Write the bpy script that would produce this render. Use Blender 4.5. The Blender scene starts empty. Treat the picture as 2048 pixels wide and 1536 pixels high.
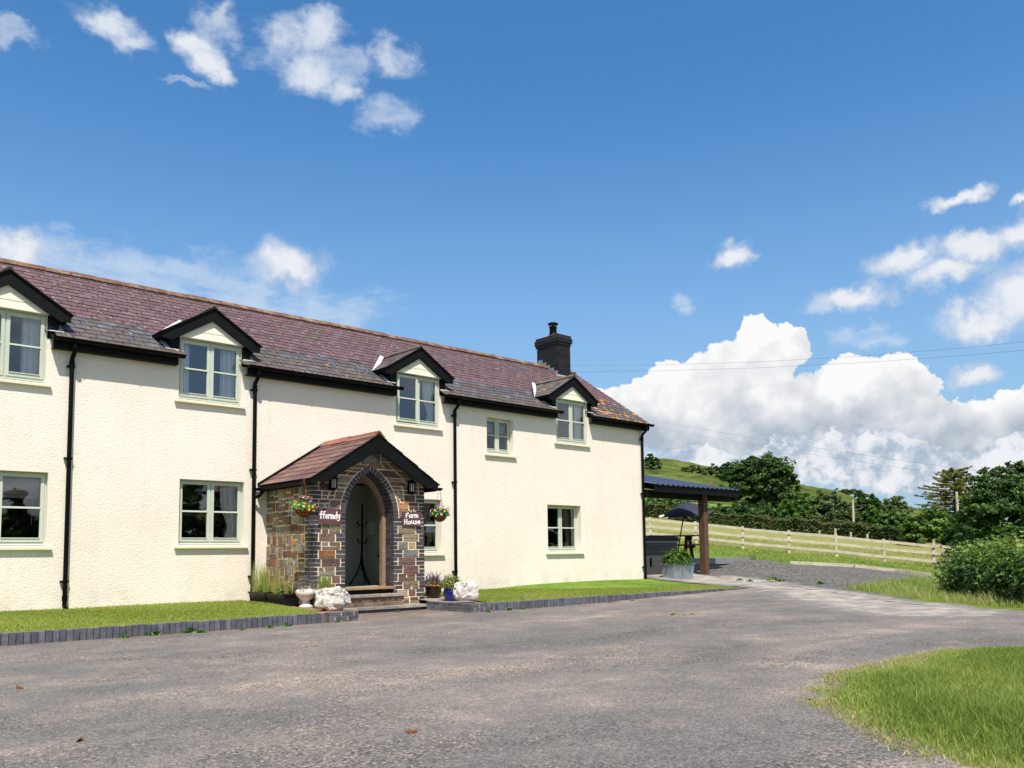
import bpy, bmesh, math, random
import numpy as np
from mathutils import Vector, Matrix
from mathutils.geometry import delaunay_2d_cdt
random.seed(7); np.random.seed(7); rng = np.random.default_rng(7)
SC = bpy.context.scene
COL = SC.collection
# ---------------------------------------------------------------- camera
cam_d = bpy.data.cameras.new('camera'); cam = bpy.data.objects.new('camera', cam_d); COL.objects.link(cam)
FPX, CX, CY = 1678.76, 1024.0, 968.70
TH, PI_, RO = math.radians(47.986), math.radians(4.770), math.radians(-.6993)
_f = Vector((math.cos(TH), math.sin(TH), 0)); _r = Vector((math.sin(TH), -math.cos(TH), 0)); _u = Vector((0, 0, 1))
FW = _f*math.cos(PI_) + _u*math.sin(PI_); _U = -_f*math.sin(PI_) + _u*math.cos(PI_)
RT = _r*math.cos(RO) + _U*math.sin(RO); UP = -_r*math.sin(RO) + _U*math.cos(RO)
m = Matrix((RT, UP, -FW)).transposed().to_4x4(); m.translation = Vector((0, 0, 1.0))
cam.matrix_world = m
cam_d.sensor_width = 36.0; cam_d.lens = FPX*36/2048; cam_d.shift_y = (CY-768)/2048
cam_d.clip_start = .05; cam_d.clip_end = 3000
SC.camera = cam
SC.render.resolution_x = 1024; SC.render.resolution_y = 768
def at(px, py, Z):            # point of the place seen at a photo pixel, Z metres ahead
    return Vector((0, 0, 1)) + (FW + RT*((px-CX)/FPX) - UP*((py-CY)/FPX))*Z
def atz(px, py, z):
    d = FW + RT*((px-CX)/FPX) - UP*((py-CY)/FPX); return Vector((0, 0, 1)) + d*((z-1)/d.z)
# ---------------------------------------------------------------- light
SUN_EL = math.radians(59.8); SUN_H = Vector((-.50, -.866, 0)).normalized()
to_sun = SUN_H*math.cos(SUN_EL) + Vector((0, 0, 1))*math.sin(SUN_EL)
sd = bpy.data.lights.new('sun', 'SUN'); sun = bpy.data.objects.new('sun', sd); COL.objects.link(sun)
sd.energy = 4.45; sd.angle = math.radians(.53); sd.color = (1, .94, .84)
sun.rotation_euler = (-to_sun).to_track_quat('-Z', 'Y').to_euler()
SC.view_settings.view_transform = 'Standard'; SC.view_settings.look = 'None'
SC.view_settings.exposure = 0.53; SC.view_settings.gamma = 1.0
try: SC.view_settings.use_curve_mapping = False
except Exception: pass
# ---------------------------------------------------------------- node helpers
class NT:
    def __init__(s, nt): s.nt = nt
    def n(s, t, **kw):
        nd = s.nt.nodes.new(t)
        for k, v in kw.items(): setattr(nd, k, v)
        return nd
    def l(s, a, b): s.nt.links.new(a, b)
    def setin(s, sock, v):
        if isinstance(v, bpy.types.NodeSocket): s.l(v, sock)
        elif v is not None: sock.default_value = v
    def math(s, op, a, b=None, c=None, clamp=False):
        nd = s.n('ShaderNodeMath', operation=op, use_clamp=clamp); s.setin(nd.inputs[0], a); s.setin(nd.inputs[1], b)
        if c is not None: s.setin(nd.inputs[2], c)
        return nd.outputs[0]
    def vm(s, op, a, b=None, c=None, out=0):
        nd = s.n('ShaderNodeVectorMath', operation=op); s.setin(nd.inputs[0], a); s.setin(nd.inputs[1], b)
        if c is not None: s.setin(nd.inputs[2], c)
        return nd.outputs[out]
    def mix(s, f, a, b, bt='MIX'):
        nd = s.n('ShaderNodeMix', data_type='RGBA', blend_type=bt)
        s.setin(nd.inputs[0], f); s.setin(nd.inputs[6], a); s.setin(nd.inputs[7], b); return nd.outputs[2]
    def noise(s, vec, scale, detail=4, rough=.55, out=0, dist=0):
        nd = s.n('ShaderNodeTexNoise'); s.setin(nd.inputs['Vector'], vec); nd.inputs['Scale'].default_value = scale
        nd.inputs['Detail'].default_value = detail; nd.inputs['Roughness'].default_value = rough; nd.inputs['Distortion'].default_value = dist
        return nd.outputs[out]
    def ss(s, v, a, b, lo=0., hi=1.):
        nd = s.n('ShaderNodeMapRange', interpolation_type='SMOOTHSTEP'); s.setin(nd.inputs[0], v)
        nd.inputs[1].default_value = a; nd.inputs[2].default_value = b; nd.inputs[3].default_value = lo; nd.inputs[4].default_value = hi
        return nd.outputs[0]
    def ramp(s, v, stops):
        nd = s.n('ShaderNodeValToRGB'); s.setin(nd.inputs[0], v); e = nd.color_ramp.elements
        while len(e) < len(stops): e.new(.5)
        for i, (p, c) in enumerate(stops): e[i].position = p; e[i].color = c4(c)
        return nd.outputs[0]
def c4(c): return tuple(c)+(1,) if len(c) == 3 else tuple(c)
def srgb(r, g, b):
    f = lambda v: v/12.92 if v <= .04045 else ((v+.055)/1.055)**2.4
    return tuple(f(x/255.) for x in (r, g, b))
# ---------------------------------------------------------------- world: physical sky and the clouds of the day
world = bpy.data.worlds.new('World'); SC.world = world; world.use_nodes = True
W = NT(world.node_tree); world.node_tree.nodes.clear()
sky = W.n('ShaderNodeTexSky', sky_type='NISHITA'); sky.sun_disc = False
sky.sun_elevation = SUN_EL; sky.sun_rotation = math.atan2(SUN_H.x, SUN_H.y)
sky.altitude = 100; sky.air_density = 1.0; sky.dust_density = .35; sky.ozone_density = 2.2
tc = W.n('ShaderNodeTexCoord').outputs['Generated']
sep = W.n('ShaderNodeSeparateXYZ'); W.l(tc, sep.inputs[0])
az = W.math('ARCTAN2', sep.outputs[1], sep.outputs[0]); el = W.math('ARCSINE', sep.outputs[2])
def dirpx(px, py):
    d = (FW + RT*((px-CX)/FPX) - UP*((py-CY)/FPX)).normalized(); return math.atan2(d.y, d.x), math.asin(d.z), d
def azel(a, e):
    nd = W.n('ShaderNodeCombineXYZ'); W.setin(nd.inputs[0], a); W.setin(nd.inputs[1], e); return nd.outputs[0]
nA = W.noise(tc, 9, 2, .5, out=1); nB = W.noise(tc, 38, 6, .58, out=1)
w1 = W.vm('SUBTRACT', nA, (.5, .5, .5)); w2 = W.vm('SUBTRACT', nB, (.5, .5, .5))
def scl(v, s):
    nd = W.n('ShaderNodeVectorMath', operation='SCALE'); W.l(v, nd.inputs[0]); nd.inputs['Scale'].default_value = s; return nd.outputs[0]
warp = W.vm('ADD', scl(w1, .055), scl(w2, .040))
base = azel(az, el); P0 = W.vm('ADD', base, warp)
def blobs(P, lst, k=.25):
    acc = None
    for (px, py, rx, ry) in lst:
        a, e, _ = dirpx(px, py); a2, _, _ = dirpx(px+rx, py); _, e2, _ = dirpx(px, py-ry)
        sx = 1/max(abs(a2-a), 1e-4); sy = 1/max(abs(e2-e), 1e-4)
        v = W.vm('MULTIPLY_ADD', P, (sx, sy, 0), (-a*sx, -e*sy, 0)); ln = W.vm('LENGTH', v, out=1)
        acc = ln if acc is None else W.math('SMOOTH_MIN', acc, ln, k)
    return W.math('SUBTRACT', 1.0, acc)
CUM = [(1215,815,80,62),(1300,810,100,78),(1335,770,60,55),(1450,770,95,85),(1530,715,72,70),(1575,690,50,44),(1480,835,190,62),(1620,810,120,62),(1700,790,120,72),(1790,770,90,68),(1785,735,50,38),(1850,830,110,56),(1730,845,230,40),(1960,850,110,50),(2045,820,60,60),(1400,860,170,36)]
SM2 = [(380,92,66,48),(420,132,46,46),(425,30,44,38),(490,72,38,36),(520,88,40,36),(555,55,34,30),(640,55,44,40),(620,130,70,34),(690,175,38,26),(205,40,60,34),(245,85,44,34),(785,110,36,36)]
SML = [(375,88,50,38),(415,135,36,36),(1820,525,92,34),(1905,550,92,36),(1960,498,100,36),(2055,470,70,46),(1965,632,95,36),(2045,595,80,56),(1480,520,52,24),(1705,590,86,26),(585,532,78,42),(20,490,62,48),(1945,742,60,28),(1905,393,62,18),(2040,400,34,14)]
LOW = [(1450,925,170,50),(1600,900,230,40),(1750,925,260,58),(1960,940,240,62),(1340,945,90,30),(2200,900,300,90),(900,960,300,60)]
WSP = [(205,40,80,46),(245,85,50,34),(420,30,60,48),(560,60,60,54),(640,60,66,54),(700,130,64,46),(785,110,50,46),(690,180,40,30),(620,120,130,60),(100,520,210,70),(300,560,260,60),(480,605,300,50),(30,80,60,26),(350,180,60,14),(1720,670,88,28),(780,240,60,40),(1660,610,60,16),(1365,598,30,20)]
N1 = W.noise(tc, 26, 9, .6)
N2 = W.noise(tc, 70, 6, .6)
vq = W.n('ShaderNodeTexVoronoi'); vq.feature = 'SMOOTH_F1'; vq.inputs['Smoothness'].default_value = .6; vq.inputs['Scale'].default_value = 22; W.l(W.vm('ADD', tc, scl(w2, .05)), vq.inputs['Vector']); vr = W.n('ShaderNodeTexVoronoi'); vr.feature = 'SMOOTH_F1'; vr.inputs['Smoothness'].default_value = .5; vr.inputs['Scale'].default_value = 52; W.l(W.vm('ADD', tc, scl(w2, .03)), vr.inputs['Vector']); PUFF = W.math('ADD', W.math('MULTIPLY_ADD', vq.outputs['Distance'], -1.0, .45), W.math('MULTIPLY_ADD', vr.outputs['Distance'], -.5, .22))
FC = blobs(P0, CUM, .18)
FCp = W.math('ADD', FC, W.math('MULTIPLY', PUFF, .22)); dC = W.ss(W.math('ADD', FCp, W.math('MULTIPLY_ADD', N1, .35, -.17)), -.01, .07)
P_up = W.vm('ADD', P0, (.010, .030, 0)); FU = blobs(P_up, CUM, .18)
FS = blobs(P0, SML, .2)
dS = W.ss(W.math('ADD', FS, W.math('MULTIPLY_ADD', N1, 1.3, -.62)), -.30, .66, 0, .93)
FS2 = blobs(P0, SM2, .3)
dS2 = W.ss(W.math('ADD', W.math('MINIMUM', FS2, .7), W.math('ADD', W.math('MULTIPLY_ADD', N1, 2.6, -1.3), W.math('MULTIPLY_ADD', N2, .8, -.4))), -.25, 1.2, 0, .85)
NE = W.noise(tc, 15, 8, .62, dist=1.1); dS2 = W.math('MULTIPLY', dS2, W.ss(NE, .34, .56))
FL = blobs(P0, LOW, .3)
dL = W.ss(W.math('ADD', FL, W.math('MULTIPLY_ADD', N1, 1.8, -.78)), -.35, .4, 0, .93)
FWi = blobs(P0, WSP, .3)
st = W.n('ShaderNodeMapping'); st.vector_type = 'POINT'; W.l(base, st.inputs[0]); st.inputs['Rotation'].default_value = (0, 0, .45); st.inputs['Scale'].default_value = (14, 46, 1)
N3 = W.noise(st.outputs[0], 1.0, 7, .65, dist=.6)
dW = W.ss(W.math('ADD', W.math('MINIMUM', FWi, .45), W.math('ADD', W.math('MULTIPLY_ADD', N3, 1.6, -.85), W.math('MULTIPLY_ADD', N1, 1.2, -.6))), -.28, .8, 0, .62)
# light inside the heap: bright towards the sun-side rim, grey under the base
shade = W.math('SUBTRACT', FU, FC)
baseF = W.math('ADD', W.math('MULTIPLY_ADD', FC, -.55, .62), W.math('ADD', W.math('MULTIPLY_ADD', N1, 1.3, -.65), W.math('MULTIPLY', shade, -.55)))
elv = W.ss(el, dirpx(1600, 905)[1], dirpx(1600, 780)[1])
lit = W.math('ADD', W.math('ADD', W.math('MULTIPLY', baseF, .5), W.math('MULTIPLY', PUFF, .85)), W.math('MULTIPLY', elv, .66), clamp=True)
cC = W.mix(lit, c4(srgb(178, 190, 205)), c4(srgb(255, 255, 255)))
cL = W.mix(W.ss(W.math('ADD', N1, W.math('MULTIPLY_ADD', N2, .5, -.25)), .36, .62), c4(srgb(178, 192, 210)), c4(srgb(246, 247, 250)))
cS = W.mix(W.ss(W.math('ADD', FS, W.math('MULTIPLY_ADD', N2, .8, -.4)), .0, .8), c4(srgb(205, 217, 234)), c4(srgb(244, 246, 250)))
SKY_STR = .115
skyc = W.n('ShaderNodeHueSaturation'); skyc.inputs['Saturation'].default_value = 1.02; skyc.inputs['Value'].default_value = 1.0
W.l(sky.outputs[0], skyc.inputs['Color'])
skyt = W.mix(1.0, skyc.outputs[0], (.46, .86, 1.08, 1), 'MULTIPLY')
skyt = W.mix(W.math('MULTIPLY', W.math('POWER', W.ss(el, .62, .0), 1.5), .85), skyt, W.mix(1.0, c4(srgb(168, 196, 220)), (.67/SKY_STR,)*3+(1,), 'MULTIPLY'))
def up(c): return W.mix(1.0, c, (.67/SKY_STR,)*3+(1,), 'MULTIPLY')
# the cumulus field goes on round the rest of the sky (the upper windows mirror it)
off = W.ss(W.vm('DOT_PRODUCT', tc, tuple(_f), out=1), .62, .30)
bk_ = W.n('ShaderNodeMapping'); W.l(tc, bk_.inputs[0]); bk_.inputs['Scale'].default_value = (1, 1, 1.9)
NB = W.noise(bk_.outputs[0], 3.1, 8, .6, dist=.3)
dB = W.math('MULTIPLY', W.math('MULTIPLY', W.ss(NB, .40, .55), off), .92)
cB = W.mix(W.ss(W.noise(bk_.outputs[0], 6.5, 7, .62), .38, .62), c4(srgb(160, 172, 190)), c4(srgb(244, 246, 250)))
c0 = W.mix(dB, W.mix(dW, skyt, up(c4(srgb(222, 232, 245)))), up(cB))
unused_ = W.mix(dW, skyt, up(c4(srgb(222, 232, 245))))
c1 = W.mix(dL, c0, up(cL)); c2 = W.mix(dS, c1, up(cS)); c2 = W.mix(dS2, c2, up(c4(srgb(232, 238, 247)))); c3 = W.mix(dC, c2, up(cC))
bg = W.n('ShaderNodeBackground'); W.l(c3, bg.inputs[0]); bg.inputs[1].default_value = SKY_STR
wo = W.n('ShaderNodeOutputWorld'); W.l(bg.outputs[0], wo.inputs[0])
# ---------------------------------------------------------------- mesh helpers
def link(o, parent=None):
    COL.objects.link(o)
    if parent is not None:
        o.parent = parent
        if parent.get('_loc') is not None: o.matrix_parent_inverse = Matrix.Translation(-Vector(parent['_loc']))
    return o
def mesh_from(name, V, F, mats, mi=None, smooth=False):
    me = bpy.data.meshes.new(name); me.from_pydata([tuple(v) for v in V], [], [tuple(f) for f in F])
    for mt in (mats if isinstance(mats, (list, tuple)) else [mats]): me.materials.append(mt)
    if mi is not None: me.polygons.foreach_set('material_index', mi)
    if smooth: me.polygons.foreach_set('use_smooth', [True]*len(me.polygons))
    me.update(); return me
def ob(name, me, parent=None, loc=None):
    o = bpy.data.objects.new(name, me); link(o, parent)
    if loc is not None: o.location = loc
    return o
def tag(o, label=None, cat=None, group=None, kind=None):
    if label: o['label'] = label
    if cat: o['category'] = cat
    if group: o['group'] = group
    if kind: o['kind'] = kind
    return o
ROOTS = []
def thing(name, label, cat, loc=(0, 0, 0), group=None):
    o = bpy.data.objects.new(name, None); COL.objects.link(o); o.location = loc; o['_loc'] = tuple(loc); o.empty_display_size = .2
    ROOTS.append(o); return tag(o, label, cat, group)
class MB:
    def __init__(s): s.v = []; s.f = []; s.m = []
    def add(s, V, F, mi=0):
        b = len(s.v); s.v += [tuple(x) for x in V]; s.f += [tuple(i+b for i in f) for f in F]; s.m += [mi]*len(F); return s
    def box(s, x0, x1, y0, y1, z0, z1, mi=0):
        V = [(x, y, z) for z in (z0, z1) for y in (y0, y1) for x in (x0, x1)]
        return s.add(V, [(0,2,3,1),(4,5,7,6),(0,1,5,4),(2,6,7,3),(0,4,6,2),(1,3,7,5)], mi)
    def prism(s, A, B, mi=0):        # two matching loops A, B
        n = len(A); return s.add(list(A)+list(B), [tuple(range(n-1, -1, -1)), tuple(range(n, 2*n))]+[(i, (i+1) % n, n+(i+1) % n, n+i) for i in range(n)], mi)
    def bar(s, a, b, w, h, upv=(0, 0, 1), mi=0):
        a = Vector(a); b = Vector(b); d = (b-a).normalized(); u = Vector(upv); x = d.cross(u)
        if x.length < 1e-4: x = d.cross(Vector((1, 0, 0)))
        x.normalize(); u = x.cross(d).normalized()
        q = [x*w/2+u*h/2, -x*w/2+u*h/2, -x*w/2-u*h/2, x*w/2-u*h/2]
        return s.prism([a+k for k in q], [b+k for k in q], mi)
    def tube(s, pts, r, n=8, mi=0, cap=True):
        pts = [Vector(p) for p in pts]; rs = r if isinstance(r, (list, tuple)) else [r]*len(pts); b = len(s.v); prev = None
        for i, p in enumerate(pts):
            d = (pts[min(i+1, len(pts)-1)]-pts[max(i-1, 0)]).normalized()
            if prev is None:
                x = d.orthogonal().normalized()
            else:
                x = prev - d*prev.dot(d); x = x.normalized() if x.length > 1e-5 else d.orthogonal().normalized()
            prev = x; y = d.cross(x)
            for k in range(n):
                a = 2*math.pi*k/n; s.v.append(tuple(p+(x*math.cos(a)+y*math.sin(a))*rs[i]))
        for i in range(len(pts)-1):
            for k in range(n):
                s.f.append((b+i*n+k, b+i*n+(k+1) % n, b+(i+1)*n+(k+1) % n, b+(i+1)*n+k)); s.m.append(mi)
        if cap:
            s.f.append(tuple(b+k for k in range(n-1, -1, -1))); s.f.append(tuple(b+(len(pts)-1)*n+k for k in range(n))); s.m += [mi, mi]
        return s
    def lathe(s, prof, c=(0, 0, 0), n=24, mi=0, sx=1, sy=1):
        b = len(s.v)
        for (r, z) in prof:
            for k in range(n):
                a = 2*math.pi*k/n; s.v.append((c[0]+r*math.cos(a)*sx, c[1]+r*math.sin(a)*sy, c[2]+z))
        for i in range(len(prof)-1):
            for k in range(n):
                s.f.append((b+i*n+k, b+i*n+(k+1) % n, b+(i+1)*n+(k+1) % n, b+(i+1)*n+k)); s.m.append(mi)
        s.f.append(tuple(b+k for k in range(n-1, -1, -1))); s.f.append(tuple(b+(len(prof)-1)*n+k for k in range(n))); s.m += [mi, mi]
        return s
    def build(s, name, mats, parent=None, smooth=False, bevel=0):
        me = mesh_from(name, s.v, s.f, mats, s.m, smooth)
        if smooth:
            try: me.set_sharp_from_angle(angle=math.radians(40))
            except Exception: pass
        o = ob(name, me, parent)
        if bevel:
            b = o.modifiers.new('edge', 'BEVEL'); b.width = bevel; b.segments = 2; b.limit_method = 'ANGLE'
        return o
# ---------------------------------------------------------------- materials
MATS = {}
def mat(name, rough=.8, spec=.3):
    m = bpy.data.materials.new(name); m.use_nodes = True; MATS[name] = m
    t = NT(m.node_tree); bs = m.node_tree.nodes['Principled BSDF']; bs.inputs['Roughness'].default_value = rough
    bs.inputs['Specular IOR Level'].default_value = spec
    pos = t.n('ShaderNodeNewGeometry').outputs['Position']; return m, t, bs, pos
def bump(t, bs, h, strength, dist):
    b = t.n('ShaderNodeBump'); b.inputs['Strength'].default_value = strength; b.inputs['Distance'].default_value = dist; t.l(h, b.inputs['Height']); t.l(b.outputs[0], bs.inputs['Normal'])
def simple(name, col, var=.15, scale=6, rough=.8, bstr=0, bscale=60, spec=.3, metal=0, rnd=0.):
    m, t, bs, pos = mat(name, rough, spec); col = srgb(*col)
    n = t.noise(pos, scale, 5, .6)
    lo = tuple(c*(1-var) for c in col); hi = tuple(min(1, c*(1+var)) for c in col)
    c = t.ramp(n, [(.3, lo), (.7, hi)])
    if rnd:
        oi = t.n('ShaderNodeObjectInfo').outputs['Random']; hs = t.n('ShaderNodeHueSaturation'); t.l(c, hs.inputs['Color'])
        t.l(t.math('MULTIPLY_ADD', oi, rnd*2, 1-rnd), hs.inputs['Value']); t.l(t.math('MULTIPLY_ADD', t.math('FRACT', t.math('MULTIPLY', oi, 7.31)), .03, .485), hs.inputs['Hue']); c = hs.outputs[0]
    t.l(c, bs.inputs['Base Color']); bs.inputs['Metallic'].default_value = metal
    if bstr: bump(t, bs, t.noise(pos, bscale, 5, .6), bstr, .01)
    return m
# cream roughcast render
m, t, bs, pos = mat('cream_render', .9, .2); RENDER = m
n = t.noise(pos, .7, 4, .6); c = t.ramp(n, [(.3, srgb(232, 220, 206)), (.7, srgb(239, 229, 217))])
sz = t.n('ShaderNodeSeparateXYZ'); t.l(pos, sz.inputs[0])
dirt = t.math('MULTIPLY', t.ss(sz.outputs[2], .75, .15), t.ss(t.noise(pos, 3.5, 5, .65), .42, .75))
c = t.mix(t.math('MULTIPLY', dirt, .4), c, c4(srgb(170, 158, 130)))
mpw = t.n('ShaderNodeMapping'); t.l(pos, mpw.inputs[0]); mpw.inputs['Scale'].default_value = (5, 5, .45)
c = t.mix(t.ss(t.noise(mpw.outputs[0], 1.0, 6, .65), .5, .75, 0, .22), c, c4(srgb(206, 196, 172))); c = t.mix(t.ss(t.noise(pos, 1.3, 5, .6), .52, .72, 0, .14), c, c4(srgb(214, 198, 176)))
t.l(c, bs.inputs['Base Color'])
vo = t.n('ShaderNodeTexVoronoi'); vo.feature = 'SMOOTH_F1'; t.l(t.vm('ADD', pos, t.vm('MULTIPLY', t.noise(pos, 18, 2, .5, out=1), (.05, .05, .05))), vo.inputs['Vector']); vo.inputs['Scale'].default_value = 44
h = t.math('ADD', t.math('MULTIPLY', vo.outputs['Distance'], -1.0), t.math('MULTIPLY', t.noise(pos, 26, 4, .6), 1.1))
bump(t, bs, h, .45, .010)
SMOOTHCREAM = simple('cream_paint', (228, 216, 190), .04, 3, .6)
WHITEBOARD = simple('cream_board_paint', (234, 228, 208), .03, 3, .55)
SAGE = simple('sage_window_paint', (192, 198, 183), .04, 4, .45, spec=.4)
BLACKP = simple('black_gloss_plastic', (8, 8, 9), .2, 4, .45, spec=.10)
BLACKW = simple('black_stained_wood', (10, 10, 11), .35, 9, .6, .35, 40, spec=.18)
SAGEWALL = simple('sage_wall_paint', (160, 167, 152), .05, 3, .8)
DARKIN = simple('room_wall_paint', (120, 112, 100), .05, 2, .9)
OAK = simple('weathered_oak', (146, 122, 98), .25, 14, .75, .3, 60)
CURT = simple('white_curtain_cloth', (240, 238, 234), .05, 8, .9)
CURTB = simple('beige_blind_cloth', (170, 152, 138), .1, 3, .9)
LEAD = simple('lead_flashing_metal', (196, 200, 204), .2, 12, .5, .2, 30)
MORTAR = simple('buff_mortar', (228, 212, 178), .08, 20, .95, .4, 90)
BLUEBRICK = simple('blue_engineering_brick', (70, 67, 75), .3, 16, .6, .25, 120, rnd=.35)
KERBBRICK = simple('grey_blue_kerb_brick', (92, 93, 102), .3, 10, .75, .4, 70, rnd=.28)
CHIMBRICK = simple('black_chimney_brick', (30, 29, 32), .4, 12, .5, .25, 80, rnd=.35)
CHIMMORT = simple('dark_chimney_mortar', (92, 82, 70), .3, 14, .95)
def stone(name, a, b, c3_=None):
    m, t, bs, pos = mat(name, .88, .25); n = t.noise(pos, 9, 6, .65, dist=.4); n2 = t.noise(pos, 40, 4, .6)
    st_ = [(.25, srgb(*a)), (.6, srgb(*b))] + ([(.85, srgb(*c3_))] if c3_ else [])
    c = t.ramp(t.math('MULTIPLY_ADD', n2, .3, t.math('MULTIPLY', n, .85)), st_)
    oi = t.n('ShaderNodeObjectInfo').outputs['Random']; hs = t.n('ShaderNodeHueSaturation'); t.l(c, hs.inputs['Color']); t.l(t.math('MULTIPLY_ADD', oi, .6, .7), hs.inputs['Value'])
    t.l(hs.outputs[0], bs.inputs['Base Color'])
    bump(t, bs, t.math('ADD', t.noise(pos, 22, 6, .7), t.math('MULTIPLY', n2, .4)), 1.0, .035); return m
STONES = [stone('brown_stone', (92, 72, 60), (134, 110, 94), (160, 140, 120)), stone('grey_stone', (104, 100, 98), (142, 138, 132), (170, 165, 155)),
          stone('rust_stone', (104, 68, 52), (136, 92, 68), (160, 116, 86)), stone('buff_stone', (126, 108, 88), (160, 142, 118), (184, 166, 140)),
          stone('purple_brown_stone', (88, 62, 60), (118, 90, 86), (140, 112, 104)), stone('ochre_stone', (140, 94, 56), (172, 122, 74), (190, 150, 104))]
SLATEBLOCK = stone('slate_block', (66, 74, 82), (96, 104, 110), (140, 142, 140))
SLAB = stone('weathered_slab', (112, 104, 98), (150, 138, 126), (172, 160, 146))
def slate(name, a, b, mossy=.0):
    m, t, bs, pos = mat(name, .62, .4)
    n = t.noise(pos, 5, 6, .65); c = t.ramp(n, [(.3, srgb(*a)), (.7, srgb(*b))])
    oi = t.n('ShaderNodeObjectInfo').outputs['Random']
    sp = t.n('ShaderNodeSeparateXYZ'); t.l(pos, sp.inputs[0])
    # brown weathering towards eaves, whole roof
    g = t.math('ADD', t.ss(sp.outputs[2], 5.25, 4.55, 0, .5), mossy)
    br = t.ss(t.math('ADD', t.noise(pos, 2.3, 6, .7), t.math('MULTIPLY', g, .3)), .5, .72, 0, .75)
    c = t.mix(br, c, c4(srgb(92, 78, 66)))
    wl = t.ss(t.noise(pos, 11, 5, .75), .605, .635, 0, .8); c = t.mix(wl, c, c4(srgb(176, 168, 148)))
    # orange lichen, thick at the far verge
    vor = t.n('ShaderNodeTexVoronoi'); vor.inputs['Scale'].default_value = 3.6; t.l(t.vm('ADD', pos, t.vm('MULTIPLY', t.noise(pos, 9, 3, .6, out=1), (.18, .18, .18))), vor.inputs['Vector'])
    thr = t.math('ADD', t.ss(sp.outputs[0], 16.2, 16.9, 0, .27), t.math('ADD', t.ss(t.noise(pos, .9, 2, .5), .56, .68, 0, .17), .0))
    thr = t.math('MULTIPLY', thr, t.ss(sp.outputs[2], 5.65, 5.3))
    ol = t.math('LESS_THAN', vor.outputs['Distance'], thr); c = t.mix(t.math('MULTIPLY', ol, .92), c, c4(srgb(212, 136, 34)))
    t.l(c, bs.inputs['Base Color']); bump(t, bs, t.noise(pos, 35, 5, .65), .35, .01); return m
SL_P = [slate('purple_slate', (88, 64, 68), (108, 80, 85)), slate('dusky_purple_slate', (80, 60, 63), (100, 75, 79)), slate('mauve_slate', (94, 71, 78), (112, 87, 93))]
SL_G = [slate('blue_grey_slate', (62, 62, 72), (84, 86, 96), .2), slate('dark_grey_slate', (54, 52, 58), (76, 74, 82), .4), slate('pale_grey_slate', (76, 78, 88), (100, 102, 110), .12)]
SL_D = [slate('grey_dormer_slate', (84, 78, 74), (120, 114, 104), .35)]
def ptile(name, a, b):
    return simple(name, a, .22, 7, .8, .3, 40, rnd=.16)
PT = [ptile('plum_porch_slate', (108, 78, 76), 0), ptile('brown_porch_slate', (120, 92, 82), 0), ptile('dull_plum_porch_slate', (98, 72, 72), 0)]
m, t, bs, pos = mat('lichened_ridge_tile', .85, .2); RIDGE = m
c = t.ramp(t.noise(pos, 3.5, 6, .7), [(.3, srgb(84, 60, 54)), (.5, srgb(108, 80, 68)), (.62, srgb(136, 122, 98)), (.8, srgb(90, 76, 64))]); t.l(c, bs.inputs['Base Color']); bump(t, bs, t.noise(pos, 25, 4), .4, .02)
# glass
def glass(name, tint, extra):
    m = bpy.data.materials.new(name); m.use_nodes = True; t = NT(m.node_tree); m.node_tree.nodes.clear()
    o = t.n('ShaderNodeOutputMaterial'); tr = t.n('ShaderNodeBsdfTransparent'); tr.inputs[0].default_value = c4(tint); gl = t.n('ShaderNodeBsdfGlossy'); gl.inputs['Roughness'].default_value = .015; gl.inputs[0].default_value = (.95, .97, 1, 1)
    pos = t.n('ShaderNodeNewGeometry').outputs['Position']
    b = t.n('ShaderNodeBump'); b.inputs['Strength'].default_value = .12; b.inputs['Distance'].default_value = .01; t.l(t.noise(pos, 1.6, 2, .5), b.inputs['Height']); t.l(b.outputs[0], gl.inputs['Normal'])
    fr = t.n('ShaderNodeFresnel'); fr.inputs[0].default_value = 1.5
    mx = t.n('ShaderNodeMixShader'); t.l(t.math('ADD', fr.outputs[0], extra, clamp=True), mx.inputs[0]); t.l(tr.outputs[0], mx.inputs[1]); t.l(gl.outputs[0], mx.inputs[2]); t.l(mx.outputs[0], o.inputs[0]); return m
GLASS = glass('window_glass', (.95, .97, .96), .11)
LAMPGLASS = glass('lantern_glass', (.9, .9, .88), .2)
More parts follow.
